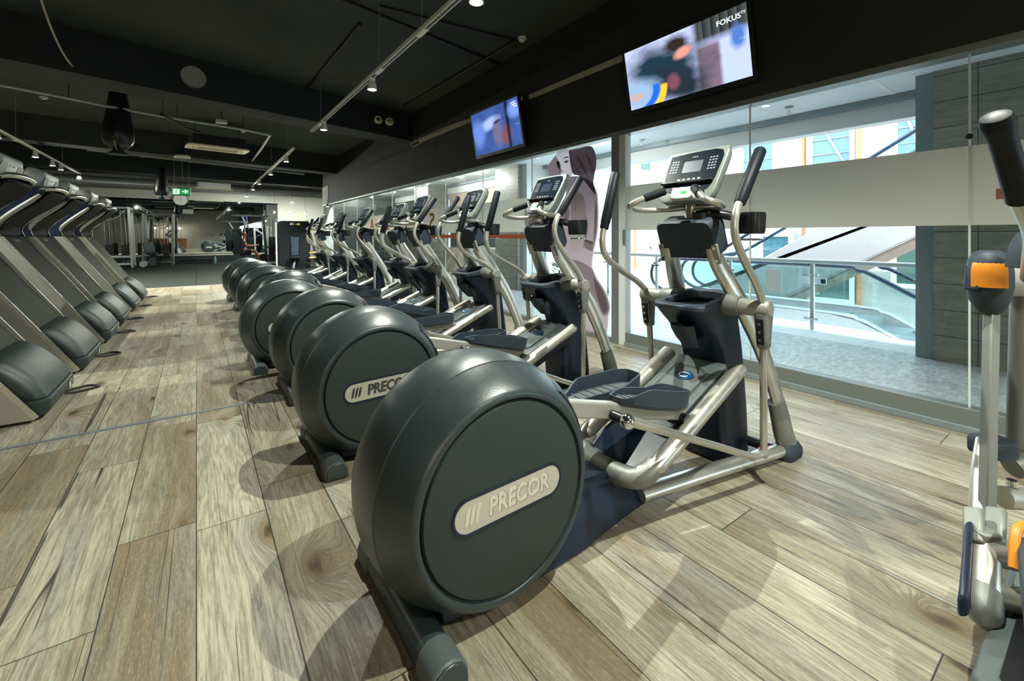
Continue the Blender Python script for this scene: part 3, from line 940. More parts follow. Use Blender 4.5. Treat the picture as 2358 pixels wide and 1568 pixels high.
xt = thing('cross_trainer', 'cross trainer with orange capped pivot and black grip, beside the first elliptical', 'cross trainer', tuple(PZ(2330, 1500, 0)))
def Pp(u, v, d): return P(u, v, d)
g = [Pp(2292, 268, .86), Pp(2296, 285, .86), Pp(2302, 310, .865), Pp(2318, 350, .88), Pp(2352, 460, .92)]
hbx = wb(MB().tube([Pp(2345, 455, .92), Pp(2372, 520, .98), Pp(2378, 560, 1.1), Pp(2372, 600, 1.25), Pp(2366, 640, 1.4)], .017, 12, 5), 'moving_handlebar', 'silver', xt)
ax = (g[-1] - g[0]).normalized()
MB().loftline([g[0] - ax * .004, g[0], g[0] + ax * .012, g[0] + ax * .028, g[0] + ax * .05, g[0] + ax * .09, g[0] + ax * .20, g[-1]], [.012, .023, .0265, .0255, .0215, .0215, .0235, .024], 20).build('grip', 'rubber', hbx)
wb(MB().loftline([Pp(2366, 535, 1.42), Pp(2366, 560, 1.42), Pp(2364, 600, 1.42), Pp(2362, 618, 1.42)], [.022, .038, .046, .046], 16), 'handlebar_boot', 'navy2', xt)
pc = Pp(2278, 645, 1.55)
view = Vector((SN, CS, 0)); rgt = Vector((CS, -SN, 0)); upz = Vector((0, 0, 1))
pv = wb(MB().loftline([Pp(2410, 640, 1.62), Pp(2350, 640, 1.60), Pp(2310, 640, 1.58), Pp(2275, 641, 1.57)], [.068, .068, .066, .055], 20), 'pivot_tube', 'silver_paint', xt)
fwc = Vector((-pc.x, -pc.y, 0)).normalized(); rtc = Vector((-fwc.y, fwc.x, 0))
hs_ = MB(); R = []
for z, k, dx in ((-.118, .42, 0), (-.105, .62, 0), (-.07, .86, 0), (-.02, 1.0, 0), (.03, 1.0, 0), (.07, .90, 0), (.095, .70, 0), (.105, .40, 0)):
    R.append([pc + upz * z + rtc * (.060 * k * math.cos(2 * PI * i / 24)) - fwc * (.066 * k * math.sin(2 * PI * i / 24)) for i in range(24)])
hs_.rings(R)
hpx = wb(hs_, 'pivot_housing', 'navy2', xt)
oc = MB(); R = []
for i in range(9):
    z = -.022 + .108 * i / 8
    k = 1.0 if z < .03 else (1.0 if z < .03 else max(.35, 1.0 - ((z - .03) / .085) ** 2 * .75))
    ring = []
    for sgn, kk in ((1, 1.03), (-1, .90)):
        rng = range(9) if sgn > 0 else range(8, -1, -1)
        for j in rng:
            a = math.radians(224 + 92 * j / 8)
            ring.append(pc + upz * z + rtc * (.060 * k * kk * math.cos(a)) - fwc * (.066 * k * kk * math.sin(a)))
    R.append(ring)
oc.rings(R).build('orange_cap', 'orange', hpx)
wb(MB().bar(Pp(2238, 668, 1.55), Pp(2242, 610, 1.56), .012, .05, tuple(view)), 'housing_clip', 'navy', xt, .004)
wb(MB().bar(Pp(2284, 690, 1.55), Pp(2273, 1185, 1.42), .034, .030, tuple(view)), 'drive_rod', 'cast', xt, .004)  # darker grey than the silver parts, its shade put into the colour
wb(MB().box(Pp(2284, 705, 1.55), (.048, .04, .034), Matrix.Rotation(-TH, 3, 'Z')), 'rod_clevis', 'silver_paint', xt, .006)
wb(MB().tube([Pp(2362, 660, 1.66), Pp(2355, 700, 1.66), Pp(2352, 800, 1.66), Pp(2345, 1040, 1.66)], .034, 16, 4), 'frame_upright', 'cast', xt)  # grey in place of silver, carries the shade in its colour
wb(MB().tube([Pp(2330, 1075, 1.62), Pp(2380, 1060, 1.62), Pp(2440, 1050, 1.62)], .040, 14, 3), 'frame_foot', 'cast', xt)
wb(MB().tube([Pp(2268, 1015, 1.56), Pp(2262, 1090, 1.50), Pp(2256, 1200, 1.42)], [.024, .030, .026], 14, 4), 'crank_link', 'silver', xt)
wb(MB().rings([[Pp(2286, 1028, 1.60) + rgt * (a * k) + upz * b + view * h for a, b in rrect(.115 * k, .07 * k, .02)] for h, k in ((-.05, .8), (-.035, 1), (.035, 1), (.05, .8))]), 'link_cover', 'navy2', xt, .004)
wb(MB().tube([Pp(2310, 1145, 1.50), Pp(2380, 1150, 1.50), Pp(2440, 1160, 1.5)], .036, 14, 3), 'cross_tube', 'silver', xt)
wb(MB().cyl(Pp(2330, 1118, 1.50), Pp(2330, 1105, 1.50), .014, n=12), 'tube_bolt', 'chrome', xt)
yk = MB()
for a in (-1, 1):
    yk.bar(Pp(2268 + a * 26, 1170, 1.40), Pp(2266 + a * 24, 1250, 1.33), .022, .05, tuple(view))
yk.bar(Pp(2245, 1238, 1.34), Pp(2290, 1238, 1.34), .05, .05, tuple(view))
wb(yk, 'yoke', 'cast', xt, .008)
wb(MB().loftline([Pp(2268, 1235, 1.36), Pp(2264, 1290, 1.31), Pp(2262, 1370, 1.25)], [.036, .038, .040], 18), 'foot_lever', 'silver', xt)
wb(MB().loftline([Pp(2262, 1362, 1.255), Pp(2262, 1385, 1.235), Pp(2263, 1410, 1.215), Pp(2266, 1432, 1.20), Pp(2268, 1446, 1.19)], [.0415, .042, .040, .028, .010], 18), 'lever_end', 'cast', xt)
wb(MB().rings([[Pp(2232, 1215, 1.36) + (Pp(2218, 1400, 1.20) - Pp(2232, 1215, 1.36)) * f + rgt * (a * k) + upz * (b * k) for a, b in rrect(.030, .055, .013)] for f, k in ((0, .7), (.05, 1), (.8, 1), (.97, 1.1), (1, .8))]), 'lever_guard', 'navy', xt)
for v0, d0 in ((1275, 1.31), (1368, 1.25)):
    wb(MB().cyl(Pp(2275, v0, d0), Pp(2385, v0 + 22, d0 - .02), .030, .034, 14), 'pedal_bracket', 'silver', xt)
wb(MB().rings([[Pp(2341, 1255, 1.27) + (Pp(2360, 1470, 1.06) - Pp(2341, 1255, 1.27)) * f + rgt * (a + .075) + upz * b for a, b in rrect(.15, .05, .02)] for f in (0, 1)]), 'pedal', 'navy2', xt, .006)
wb(MB().tube([Pp(2335, 1310, 1.235), Pp(2338, 1235, 1.27), Pp(2352, 1212, 1.285), Pp(2400, 1205, 1.29)], .012, 10, 5), 'pedal_edge', 'orange', xt)
b0 = Vector(PZ(2330, 1560, .0))
bs = MB()
A = PZ(2252, 1492, .20); 
ex, ey = Vector((1, 0, 0)), Vector((0, 1, 0))
bs.rings([[A + ex * x + ey * y - upz * dz for x, y in ((-.16, -.40), (.55, -.40), (.55, .0), (-.10, .0), (-.16, -.05))] for dz in (.198, .02, .0)])
bx = wb(bs, 'step_housing', 'foot', xt, .02, seg=3)
MB().rings([[A + ex * x + ey * y + upz * dz for x, y in ((-.10, -.37), (.50, -.37), (.50, -.045), (-.07, -.045), (-.10, -.07))] for dz in (-.01, .004)]).build('step_top', 'black', bx)

# ------------------------------------------------------------------ televisions
def tv_material(name, kind):
    k = NT(name)
    p = k.n('SeparateXYZ', {0: k.obj()})
    x, y = p.outputs[0], p.outputs[1]          # screen frame: x 0..1, y 0..1 (object space)
    nz = k.noise(k.obj(), 3.5, 4, .6)
    def el(cx, cy, rx, ry, ang=0.0, soft=.36):
        c, s = math.cos(ang), math.sin(ang)
        dx = k.ma('SUBTRACT', x, cx); dy = k.ma('SUBTRACT', y, cy)
        a = k.ma('DIVIDE', k.ma('ADD', k.ma('MULTIPLY', dx, c), k.ma('MULTIPLY', dy, s)), rx)
        b = k.ma('DIVIDE', k.ma('SUBTRACT', k.ma('MULTIPLY', dy, c), k.ma('MULTIPLY', dx, s)), ry)
        r = k.ma('SQRT', k.ma('ADD', k.ma('MULTIPLY', a, a), k.ma('MULTIPLY', b, b)))
        r = k.ma('ADD', r, k.ma('MULTIPLY', k.ma('SUBTRACT', nz, .5), .9))
        return k.mr(r, 1 - soft, 1 + soft, 1, 0)
    def ring(cx, cy, r0, wdt):
        dx = k.ma('SUBTRACT', x, cx); dy = k.ma('MULTIPLY', k.ma('SUBTRACT', y, cy), .62)
        r = k.ma('SQRT', k.ma('ADD', k.ma('MULTIPLY', dx, dx), k.ma('MULTIPLY', dy, dy)))
        return k.mr(k.ma('ABSOLUTE', k.ma('SUBTRACT', r, r0)), wdt * .6, wdt, 1, 0)
    def colband(x0, x1, soft=.02):
        return k.ma('MULTIPLY', k.mr(x, x0 - soft, x0 + soft), k.mr(x, x1 - soft, x1 + soft, 1, 0))
    if kind == 0:
        c = k.mix(nz, (.30, .36, .62), (.55, .60, .80))
        c = k.mix(colband(.80, 1.2), c, (.42, .50, .80))
        c = k.mix(k.ma('MULTIPLY', colband(.62, 1.2, .03), k.mr(y, .62, .75)), c, k.mix(k.ma('FRACT', k.ma('MULTIPLY', x, 16)), (.010, .014, .022), (.07, .08, .07)))
        c = k.mix(el(.93, .60, .05, .16), c, (.06, .16, .45))
        c = k.mix(k.ma('MULTIPLY', colband(.63, .80, .015), k.mr(y, .60, .68, 1, 0)), c, k.mix(nz, (.13, .09, .14), (.22, .15, .20)))
        c = k.mix(el(.36, .45, .30, .46, .35), c, (.010, .030, .050))
        c = k.mix(el(.45, .20, .15, .30, .5), c, (.014, .022, .036))
        c = k.mix(el(.47, .82, .10, .14, .3), c, (.025, .018, .016))
        c = k.mix(el(.515, .66, .060, .085, -.5), c, (.62, .27, .22))
        c = k.mix(el(.42, .26, .05, .12), c, (.16, .06, .09))
        c = k.mix(el(.08, .24, .20, .22, .2), c, (.25, .38, .58))
        c = k.mix(el(.07, .20, .07, .07, .3), c, (.45, .33, .30))
        c = k.mix(k.ma('MULTIPLY', ring(.05, .28, .215, .036), k.mr(y, .34, .30)), c, (.01, .12, .75))
        c = k.mix(k.ma('MULTIPLY', ring(.05, .28, .285, .036), k.mr(y, .30, .26)), c, (.85, .48, .03))
        st = 1.15
    else:
        c = k.mix(nz, (.010, .025, .10), (.06, .12, .38))
        c = k.mix(el(.40, .66, .20, .12, .35), c, (.28, .38, .72))
        c = k.mix(el(.12, .50, .14, .30), c, (.10, .19, .50))
        c = k.mix(el(.55, .40, .10, .30), c, (.12, .11, .20))
        c = k.mix(el(.72, .30, .10, .20), c, (.16, .06, .07))
        c = k.mix(colband(.74, .80), c, (.006, .010, .03))
        c = k.mix(el(.92, .76, .12, .16), c, (.14, .24, .60))
        c = k.mix(el(.55, .64, .08, .03, .3), c, (.02, .03, .10))
        st = 1.2
    e = k.n('Emission', {'Color': c, 'Strength': st})
    gl = k.n('BsdfGlossy', {'Color': (1, 1, 1), 'Roughness': .05})
    return k.done(k.n('MixShader', {0: .05, 1: e, 2: gl}))

def make_tv(label, y0, y1, zt, zb, kind, logo):
    W, Hh = y1 - y0, zt - zb
    bot = Vector((3.915, y1, zb)); top = Vector((3.78, y1, zt))
    v = (top - bot).normalized(); u = Vector((0, -1, 0)); w = v.cross(u)
    if w.x > 0: w = -w
    Hs = (top - bot).length
    t = thing('television', label, 'television', tuple(bot), 'wall televisions')
    def fr(a, b, h): return bot + u * a + v * b + w * h
    bd = MB(); R = []
    for k, h in ((.86, -.06), (.97, -.045), (1, -.035), (1, .0), (.995, .006)):
        R.append([fr(W / 2 + a * k, Hs / 2 + b * k, h) for a, b in rrect(W, Hs, .012, 2)])
    body = wb(bd.rings(R), 'bezel', 'black', t)
    me = bpy.data.meshes.new('screen')
    me.from_pydata([(0, 0, 0), (1, 0, 0), (1, 1, 0), (0, 1, 0)], [], [(0, 1, 2, 3)])
    M['tvs' + str(kind)] = tv_material('television_picture_%d' % kind, kind)
    me.materials.append(M['tvs' + str(kind)])
    so = bpy.data.objects.new('screen', me); COL.objects.link(so)
    so.parent = t
    b_ = .038
    o = fr(b_, b_ + .012, .0075) - bot
    mx = Matrix((u * (W - 2 * b_), v * (Hs - 2 * b_ - .012), w)).transposed().to_4x4()
    mx.translation = o
    so.matrix_local = mx
    if logo:
        text('channel_logo', 'FOKUS', .062, 'logo_white', t, fr(W - .20, Hs - .125, .009) - bot, u, v, .0005, .001, 0, sx=1.15)
        text('channel_logo', 'TV', .030, 'logo_white', t, fr(W - .068, Hs - .108, .009) - bot, u, v, .0005, .0006, 0, sx=1.1)
    else:
        for k in range(3):
            wb(MB().box(fr(W - .15 + .02 * k, Hs - .10 - .03 * k, .009), (.002, .12 - .02 * k, .012)), 'channel_caption', 'logo_white', t)
    wb(MB().bar(fr(W / 2 - .05, .018, .007), fr(W / 2 + .05, .018, .007), .010, .003, tuple(v)), 'maker_strip', 'ink', t)
    for a in (-.25, .25):
        p = fr(W / 2 + a, Hs * .55, -.06)
        wb(MB().bb((p.x, p.y - .03, p.z - .07), (3.9895, p.y + .03, p.z + .03)), 'wall_bracket', 'black', t)
    return t
M['logo_white'] = emis('logo_white', (.85, .92, 1.0), 1.0)
make_tv('flat television with a blue and yellow picture, channel logo in its corner', 1.845, 3.225, 3.275, 2.59, 0, True)
make_tv('flat television showing a dim blue picture, further along the dark wall', 5.13, 6.52, 3.33, 2.57, 1, False)
# ------------------------------------------------------------------ room shell
XW = 4.05
ZC = 4.05
def S(mb, name, m, bevel=0.0, **k):
    return struct(mb.build(name, m, None, bevel, **k))
YM = 13.85
S(MB().bb((-7, -5, -.10), (XW, YM, 0)), 'floor', 'wood')
S(MB().bb((-7, YM, -.10), (9, 27.7, 0)), 'floor_rubber', 'mat_floor')
S(MB().bb((-7, YM - .012, -.002), (XW - .06, YM + .012, .004)), 'trim_1', 'alu')
S(MB().bb((-7, 3.835, -.002), (.95, 3.865, .006)), 'trim_2', 'galv')
S(MB().bb((-7.2, -5.2, ZC), (XW + .2, 18.4, ZC + .3)), 'ceiling', 'ceiling')
S(MB().bb((-7.2, 18.4, ZC), (9.2, 27.7, ZC + .3)), 'ceiling_far', 'ceiling')
S(MB().bb((-7.2, -5.2, 0), (-7, 27.7, ZC)), 'wall_left', 'wallgrey')
S(MB().bb((-7, -5.2, 0), (XW, -5, ZC)), 'wall_back', 'wallgrey')
S(MB().bb((-7, 27.0, 0), (9, 27.2, ZC)), 'wall_far', 'wallpale')
S(MB().bb((-7, 26.4, 3.46), (9, 27.0, ZC)), 'wall_far_bulkhead', 'wallgrey')
S(MB().bb((XW - .06, -5, 2.475), (XW + .14, 18.2, ZC)), 'wall_right', 'header')
S(MB().bb((XW + .0, 18.2, 0), (9, 18.4, ZC)), 'wall_right_return', 'wallpale')
S(MB().bb((9, 18.2, 0), (9.2, 27.2, ZC)), 'wall_right_end', 'wallgrey')
S(MB().bb((XW - .06, 17.3, 2.475), (XW - .072, 18.2, ZC - .9)), 'wall_right_panel', 'wallpale')
# beams
def beam(name, a, b, w, z0, z1, m='beam'):
    a = Vector((*a, 0)); b = Vector((*b, 0)); d = (b - a).normalized(); n = Vector((-d.y, d.x, 0))
    if n.y < 0: n = -n
    mb = MB().rings([[Vector((p.x, p.y, z)) for p in (a, b, b + n * w, a + n * w)] for z in (z0, z1)])
    return S(mb, name, m)
def ext(a, b, x0, x1):
    f = lambda x: a[1] + (b[1] - a[1]) * (x - a[0]) / (b[0] - a[0])
    return (x0, f(x0)), (x1, f(x1))
beam('ceiling_beam_front', *ext((-1.92, 8.05), (XW, 9.55), -7, XW - .06), .62, 3.44, ZC)
beam('ceiling_beam_middle', *ext((-3.06, 14.5), (2.2, 15.6), -7, XW - .06), .55, 3.44, ZC)
beam('ceiling_beam_rear', *ext((-3.06, 19.3), (2.2, 20.2), -7, 8.9), .5, 3.40, ZC)
# window wall: sill, post, head
S(MB().bb((XW - .05, -5, 0), (XW + .05, 3.36, .153)), 'trim_sill', 'alu', .004)
S(MB().bb((XW - .075, -5, 0), (XW - .05, 3.36, .045)), 'trim_track', 'galv', .003)
S(MB().bb((XW - .045, 3.56, 0), (XW + .045, 18.2, .06)), 'trim_sill_far', 'alu', .003)
S(MB().bb((XW - .065, -5, 2.425), (XW + .065, 18.2, 2.475)), 'trim_head', 'alu', .003)
S(MB().bb((XW - .06, 3.46, 0), (XW + .06, 3.56, 2.43)), 'trim_post', 'alu', .004)
S(MB().bb((XW - .05, 3.36, 0), (XW + .05, 3.46, 2.43)), 'trim_post_door', 'alu_white', .004)
S(MB().bb((XW - .068, 3.353, 1.16), (XW - .05, 3.385, 1.33)), 'trim_door_hinge', 'alu')
for i, (u, v) in enumerate(((0, 0),)):
    pass
ys = [-5, -.85, .596, 1.98, 3.36]
ys2 = [3.56, 5.146, 6.52, 7.95, 9.4, 10.9, 12.4, 13.9, 15.4, 16.9, 18.2]
n = 1
for seq in (ys, ys2):
    z0 = .153 if seq is ys else .06
    for a, b in zip(seq, seq[1:]):
        S(MB().bb((XW - .006, a + .004, z0), (XW + .006, b - .004, 2.43)), 'window_%d' % n, 'glass')
        n += 1
    for k, b in enumerate(seq[1:-1]):
        S(MB().bb((XW - .007, b - .005, z0), (XW + .007, b + .005, 2.43)), 'trim_%d' % (n + 20 + k), 'alu_white')
for z in (.31, 1.94):
    p = Vector((XW, .596, z))
for z in (1.00, 1.895):
    tag(MB().cyl((XW - .012, .596, z), (XW + .012, .596, z), .018, n=14).build('glass_clip', 'black'), 'small black clip on the glass joint, ' + ('above' if z > 1.5 else 'below') + ' the frosted band', 'clip', 'clips on the glass joint')
# films on the glass
def film(name, y0, y1, z0, z1, m, label, cat, x=XW - .0061, group=None):
    o = MB().bb((x - .0012, y0, z0), (x, y1, z1)).build(name, m)
    return tag(o, label, cat, group)
film('frosted_band', -5, 3.355, 1.324, 1.834, 'frost', 'wide frosted band across the glass beside the door post', 'window film')
film('frosted_band', 5.25, 13.2, 1.324, 1.834, 'frost', 'frosted band with orange letters behind the further elliptical trainers', 'window film')
M['redfilm'] = translucent_mat('red_film', (.42, .13, .06), .5, .12)
M['redfilm2'] = translucent_mat('dull_red_film', (.45, .16, .12), .4, .1)
film('red_stripe', 5.15, 9.2, 1.222, 1.288, 'redfilm', 'thin brick red stripe along the glass under the lettered frosted band', 'window film')
film('red_bar', -.60, .480, 1.4826, 1.5475, 'redfilm2', 'lower dull red bar on the frosted band behind the cross trainer', 'window film', XW - .0074)
film('red_bar', -.60, .330, 1.69, 1.755, 'redfilm2', 'upper dull red bar on the frosted band behind the cross trainer', 'window film', XW - .0074)
for ch, y in (('S', 8.55), ('I', 9.95), ('Z', 11.25), ('A', 12.45)):
    o = text('film_letter', ch, .46, 'redletter' if 'redletter' in M else M.setdefault('redletter', translucent_mat('orange_letter_film', (.48, .20, .08), .5)) and 'redletter', None, (XW - .0083, y, 1.565), (0, 1, 0), (0, 0, 1), .0008, .006, 0, sx=1.25)
    tag(o, 'orange letter %s in mirror writing on the frosted glass band' % ch, 'window letter', 'orange letters on the frosted band')

# woman poster on the glass
M['p_skin'] = translucent_mat('poster_skin', (.80, .69, .75), .6, .14)
M['p_light'] = translucent_mat('poster_light', (.88, .82, .86), .6, .10)
M['p_dark'] = translucent_mat('poster_dark', (.24, .18, .22), .5, .10)
M['p_mid'] = translucent_mat('poster_mid', (.52, .42, .48), .55, .10)
M['p_edge'] = translucent_mat('poster_edge', (.86, .88, .90), .5, .1)
po = thing('poster', 'life size photo sticker of a long haired woman in sportswear on the glass', 'poster', (XW - .0061, 4.4, .0))
pz = [0]
def pol(pts, name, m, parent=None, smooth=True):
    q = [PX(1200 + a / 3.732, 320 + b / 3.732, XW - .0075) for a, b in pts]
    if smooth:
        q = catmull(q + [q[0]], 4)[:-1]
    pz[0] += 1
    off = .0004 + .0005 * pz[0]
    mb = MB().rings([[Vector((XW - .0060 - off - h, p.y, p.z)) for p in q] for h in (0, .0004)])
    return wb(mb, name, m, parent or po)
body = [(405, 330), (480, 318), (570, 350), (630, 420), (652, 500), (660, 640), (652, 800), (622, 960), (605, 1090), (640, 1185), (720, 1310), (760, 1430), (748, 1520), (735, 1640), (690, 1800), (560, 1800), (480, 1560), (380, 1330), (342, 1140), (385, 1050), (330, 1010), (270, 955), (320, 800), (372, 700), (385, 560), (395, 430)]
big = [(405 + (a - 480) * .03 + (a - 405), b) for a, b in body]
pol([(a + (9 if a > 500 else -9), b) for a, b in body], 'sticker_border', 'p_edge')
arm = [(95, 540), (50, 580), (32, 660), (42, 745), (85, 785), (140, 778), (170, 740), (300, 725), (400, 700), (400, 590), (300, 640), (190, 650), (110, 655), (140, 560)]
pol([(90, 530), (44, 575), (24, 660), (34, 755), (82, 797), (148, 790), (182, 750), (300, 735), (400, 710), (400, 580), (300, 630), (190, 640), (122, 645), (152, 552)], 'sticker_border', 'p_edge')
pol(arm, 'printed_arm', 'p_skin')
pol([(75, 690), (60, 730), (95, 770), (140, 760), (160, 720), (120, 690)], 'printed_glove', 'p_mid')
pol(body, 'printed_body', 'p_skin')
pol([(430, 480), (520, 470), (560, 620), (540, 800), (470, 960), (420, 900), (430, 700)], 'printed_back_light', 'p_light')
pol([(560, 640), (575, 760), (560, 860), (535, 940), (548, 800)], 'printed_fold', 'p_mid')
pol([(640, 520), (655, 640), (648, 800), (622, 930), (628, 780), (632, 640)], 'printed_shade', 'p_mid')
pol([(552, 862), (618, 884), (616, 965), (548, 940)], 'printed_band', 'p_mid', smooth=False)
pol([(552, 862), (618, 884), (617, 905), (551, 882)], 'printed_band', 'p_dark', smooth=False)
pol([(352, 1120), (400, 1050), (470, 1040), (600, 1105), (650, 1200), (722, 1312), (758, 1430), (746, 1500), (700, 1510), (640, 1380), (540, 1260), (420, 1200)], 'printed_shorts', 'p_mid')
pol([(620, 1180), (700, 1300), (745, 1420), (735, 1490), (700, 1480), (650, 1330)], 'printed_shorts', 'p_dark')
pol([(300, 138), (250, 205), (232, 250), (262, 338), (330, 336), (345, 240), (315, 175)], 'printed_hair', 'p_mid')
pol([(308, 122), (360, 100), (412, 98), (440, 200), (440, 310), (395, 345), (360, 340), (338, 300), (318, 240), (304, 185)], 'printed_face', 'p_light')
hr = pol([(412, 98), (500, 78), (600, 62), (643, 130), (648, 220), (634, 310), (625, 380), (645, 480), (600, 430), (555, 370), (500, 318), (450, 300), (428, 220)], 'printed_hair', 'p_dark')
for k, pp in enumerate((([(470, 120), (540, 220), (580, 330), (560, 300), (510, 220)]), ([(540, 100), (600, 180), (620, 300), (606, 280), (575, 180)]), ([(440, 180), (480, 250), (520, 300), (480, 280)]))):
    pol(pp, 'printed_hair_shine', 'p_mid')
pol([(306, 195), (326, 190), (338, 215), (330, 260), (318, 240)], 'printed_hair', 'p_dark')
pol([(372, 196), (398, 184), (412, 190), (400, 202), (382, 206)], 'printed_eye', 'p_dark')
pol([(318, 226), (332, 218), (338, 228), (326, 238)], 'printed_eye', 'p_dark')
pol([(360, 175), (385, 155), (410, 152), (408, 160), (386, 164)], 'printed_brow', 'p_dark')
pol([(350, 312), (372, 304), (400, 310), (376, 322)], 'printed_mouth', 'p_mid')
pol([(345, 268), (358, 276), (366, 270), (356, 284)], 'printed_nose', 'p_mid')

# ------------------------------------------------------------------ shopping mall beyond the glass
S(MB().bb((XW + .05, -5, -.3), (6.90, 18.2, -.002)), 'floor_mall', 'granite')
S(MB().bb((6.90, 4.9, -.3), (14, 18.2, -.002)), 'floor_mall_landing', 'granite')
S(MB().bb((6.9, -14, -4.8), (16, 26, -4.6)), 'ground_mall_lower', 'wallgrey')
S(MB().bb((6.90, -5, -.45), (6.96, 4.9, .0)), 'trim_slab_edge', 'wallwhite')
S(MB().bb((XW + .14, -8, 2.93), (6.80, 18.2, 3.5)), 'ceiling_mall', 'mallceil')
for k in range(14):
    y = -.9 + 1.24 * k
    S(MB().bb((XW + .15, y, 2.926), (6.70, y + .05, 2.931)), 'trim_%d' % (60 + k), 'wallwhite')
S(MB().bb((6.68, -8, 2.86), (6.80, 18.2, 2.935)), 'trim_mall_edge', 'galv')
S(MB().bb((6.80, -8, 2.65), (7.0, 18.2, 3.9)), 'wall_mall_fascia', 'wallwhite')
S(MB().bb((7.0, 9.5, 2.93), (14, 18.2, 3.5)), 'ceiling_mall_landing', 'mallceil')
S(MB().bb((8.2, 13.8, 0), (14, 14, 2.95)), 'wall_mall_tiled', 'beige')
S(MB().bb((12.1, 13.75, 0), (13.0, 13.8, 2.1)), 'door_1', 'wallpale')
S(MB().bb((10.5, 13.74, 1.05), (14, 13.80, 1.25)), 'trim_tile_band', 'wallgrey')
# stone pillars and metal casings
S(MB().bb((6.10, -5, 0), (6.8, 1.156, 2.93)), 'pillar_near', 'stone')
S(MB().bb((6.13, 1.156, 0), (6.80, 1.30, 2.93)), 'trim_casing_near', 'galv')
S(MB().bb((6.07, 8.25, 0), (6.85, 9.2, 2.93)), 'pillar_far', 'stone')
S(MB().bb((6.20, 8.08, 0), (6.85, 8.25, 2.93)), 'trim_casing_far', 'alu_white')
S(MB().bb((6.10, 13.2, 0), (6.85, 14.3, 2.93)), 'pillar_end', 'stone')
S(MB().bb((6.85, 14.3, 0), (6.95, 18.0, 2.93)), 'wall_mall_shop', 'shopdark')
S(MB().bb((6.86, 9.2, 2.2), (6.95, 13.2, 2.93)), 'wall_mall_shop_head', 'beige')
S(MB().bb((6.84, 9.3, .9), (6.86, 13.1, 2.2)), 'window_30', 'shopdark')
S(MB().bb((6.84, 9.2, 0), (6.95, 13.2, .9)), 'wall_mall_shop_base', 'beige')
S(MB().bb((XW + .1, 18.0, 0), (6.85, 18.15, 2.93)), 'wall_mall_corridor_end', 'shopdark')
for k, (y, z) in enumerate(((14.6, 2.2), (15.8, 1.9), (17.0, 2.3))):
    tag(MB().bb((6.80, y, z), (6.86, y + .7, z + .12)).build('shop_light', 'shoplight'), 'lit shop strip light on the dark shop front, %s along the corridor' % NTH[k], 'shop light', 'shop lights in the mall corridor')
# ceiling fittings of the corridor
for k, (u, v) in enumerate(((1817, 252), (1478, 325), (1072, 415), (1001, 430))):
    p = PZ(u, v + 6, 2.86)
    sp = thing('sprinkler', 'small metal sprinkler head on the mall ceiling, %s from the stone pillar' % NTH[k], 'sprinkler', tuple(p), 'mall sprinklers')
    MB().cyl((0, 0, 0), (0, 0, .07), .018, n=10).build('pipe_stub', 'chrome', sp)
    MB().cyl((0, 0, .055), (0, 0, .07), .05, n=14).build('rosette', 'pipe', sp)
    MB().cyl((0, 0, -.02), (0, 0, -.012), .03, n=10).build('deflector', 'chrome', sp)
for k, (x, y) in enumerate(((5.4, 5.4), (5.5, 9.9), (5.3, 11.6), (5.4, 14.5), (5.4, 16.8))):
    dl = thing('downlight', 'round lit downlight in the mall ceiling, %s along the corridor' % NTH[k], 'downlight', (x, y, 2.92), 'mall downlights')
    MB().cyl((0, 0, 0), (0, 0, .009), .11, n=20).build('rim', 'white', dl)
    MB().cyl((0, 0, -.003), (0, 0, .003), .085, n=20).build('lamp', 'lens_mall' if 'lens_mall' in M else (M.setdefault('lens_mall', emis('mall_lamp', (1, .95, .85), 14.0)) and 'lens_mall'), dl)
# glass railing along the void
rl = thing('glass_railing', 'glass railing with steel posts along the edge of the escalator void', 'railing', (6.75, 1.4, 0))
wb(MB().cyl((6.75, 1.31, .915), (6.75, 12.0, .915), .032, n=14), 'top_rail', 'alu_white', rl)
py = [1.36, 2.48, 3.60, 4.95, 6.1, 7.25, 8.05, 9.4, 10.7, 12.0]
for y in py:
    wb(MB().bb((6.735, y - .022, 0), (6.765, y + .022, .90)), 'post', 'alu_white', rl)
for a, b in zip(py, py[1:]):
    gp = wb(MB().bb((6.70, a + .04, .10), (6.712, b - .04, .83)), 'glass_panel', 'rail_glass', rl)
for y in py[:5]:
    for z in (.15, .74):
        wb(MB().bb((6.69, y - .085, z - .012), (6.735, y + .085, z + .012)), 'clamp', 'chrome', rl)
tag(MB().bb((6.685, 2.84, .47), (6.692, 3.04, .78)).build('notice_sheet', 'white'), 'white printed notice fixed to the glass railing', 'notice')
sg = thing('sign_plate', 'small pale sign plate behind the glass railing', 'sign', (7.4, 2.7, .55))
MB().bb((0, -.16, 0), (.012, .16, .10)).build('plate', 'alu_white', sg)
MB().bb((-.003, -.15, .02), (0, -.09, .08)).build('symbol', 'navy', sg)
MB().bb((.0, -.01, -.55), (.012, .01, 0)).build('stem', 'alu_white', sg)
np_ = thing('wall_notice', 'black and white notice with a red heading on the tiled mall wall', 'notice', tuple(PY(1498, 571, 13.74)))
MB().bb((-.14, -.012, -.20), (.14, 0, .20)).build('sheet', 'white', np_)
MB().bb((-.14, -.016, .13), (.14, -.012, .20)).build('heading', 'red', np_)
MB().prism([(-.10, -.02), (.02, -.08), (.08, .05), (.02, .10), (-.07, .09)], (0, -.012, 0), (1, 0, 0), (0, 0, 1), .004).build('picture', 'black', np_)
MB().prism([(-.11, -.17), (.11, -.10), (.11, -.08), (-.11, -.14)], (0, -.012, 0), (1, 0, 0), (0, 0, 1), .004).build('picture', 'black', np_)
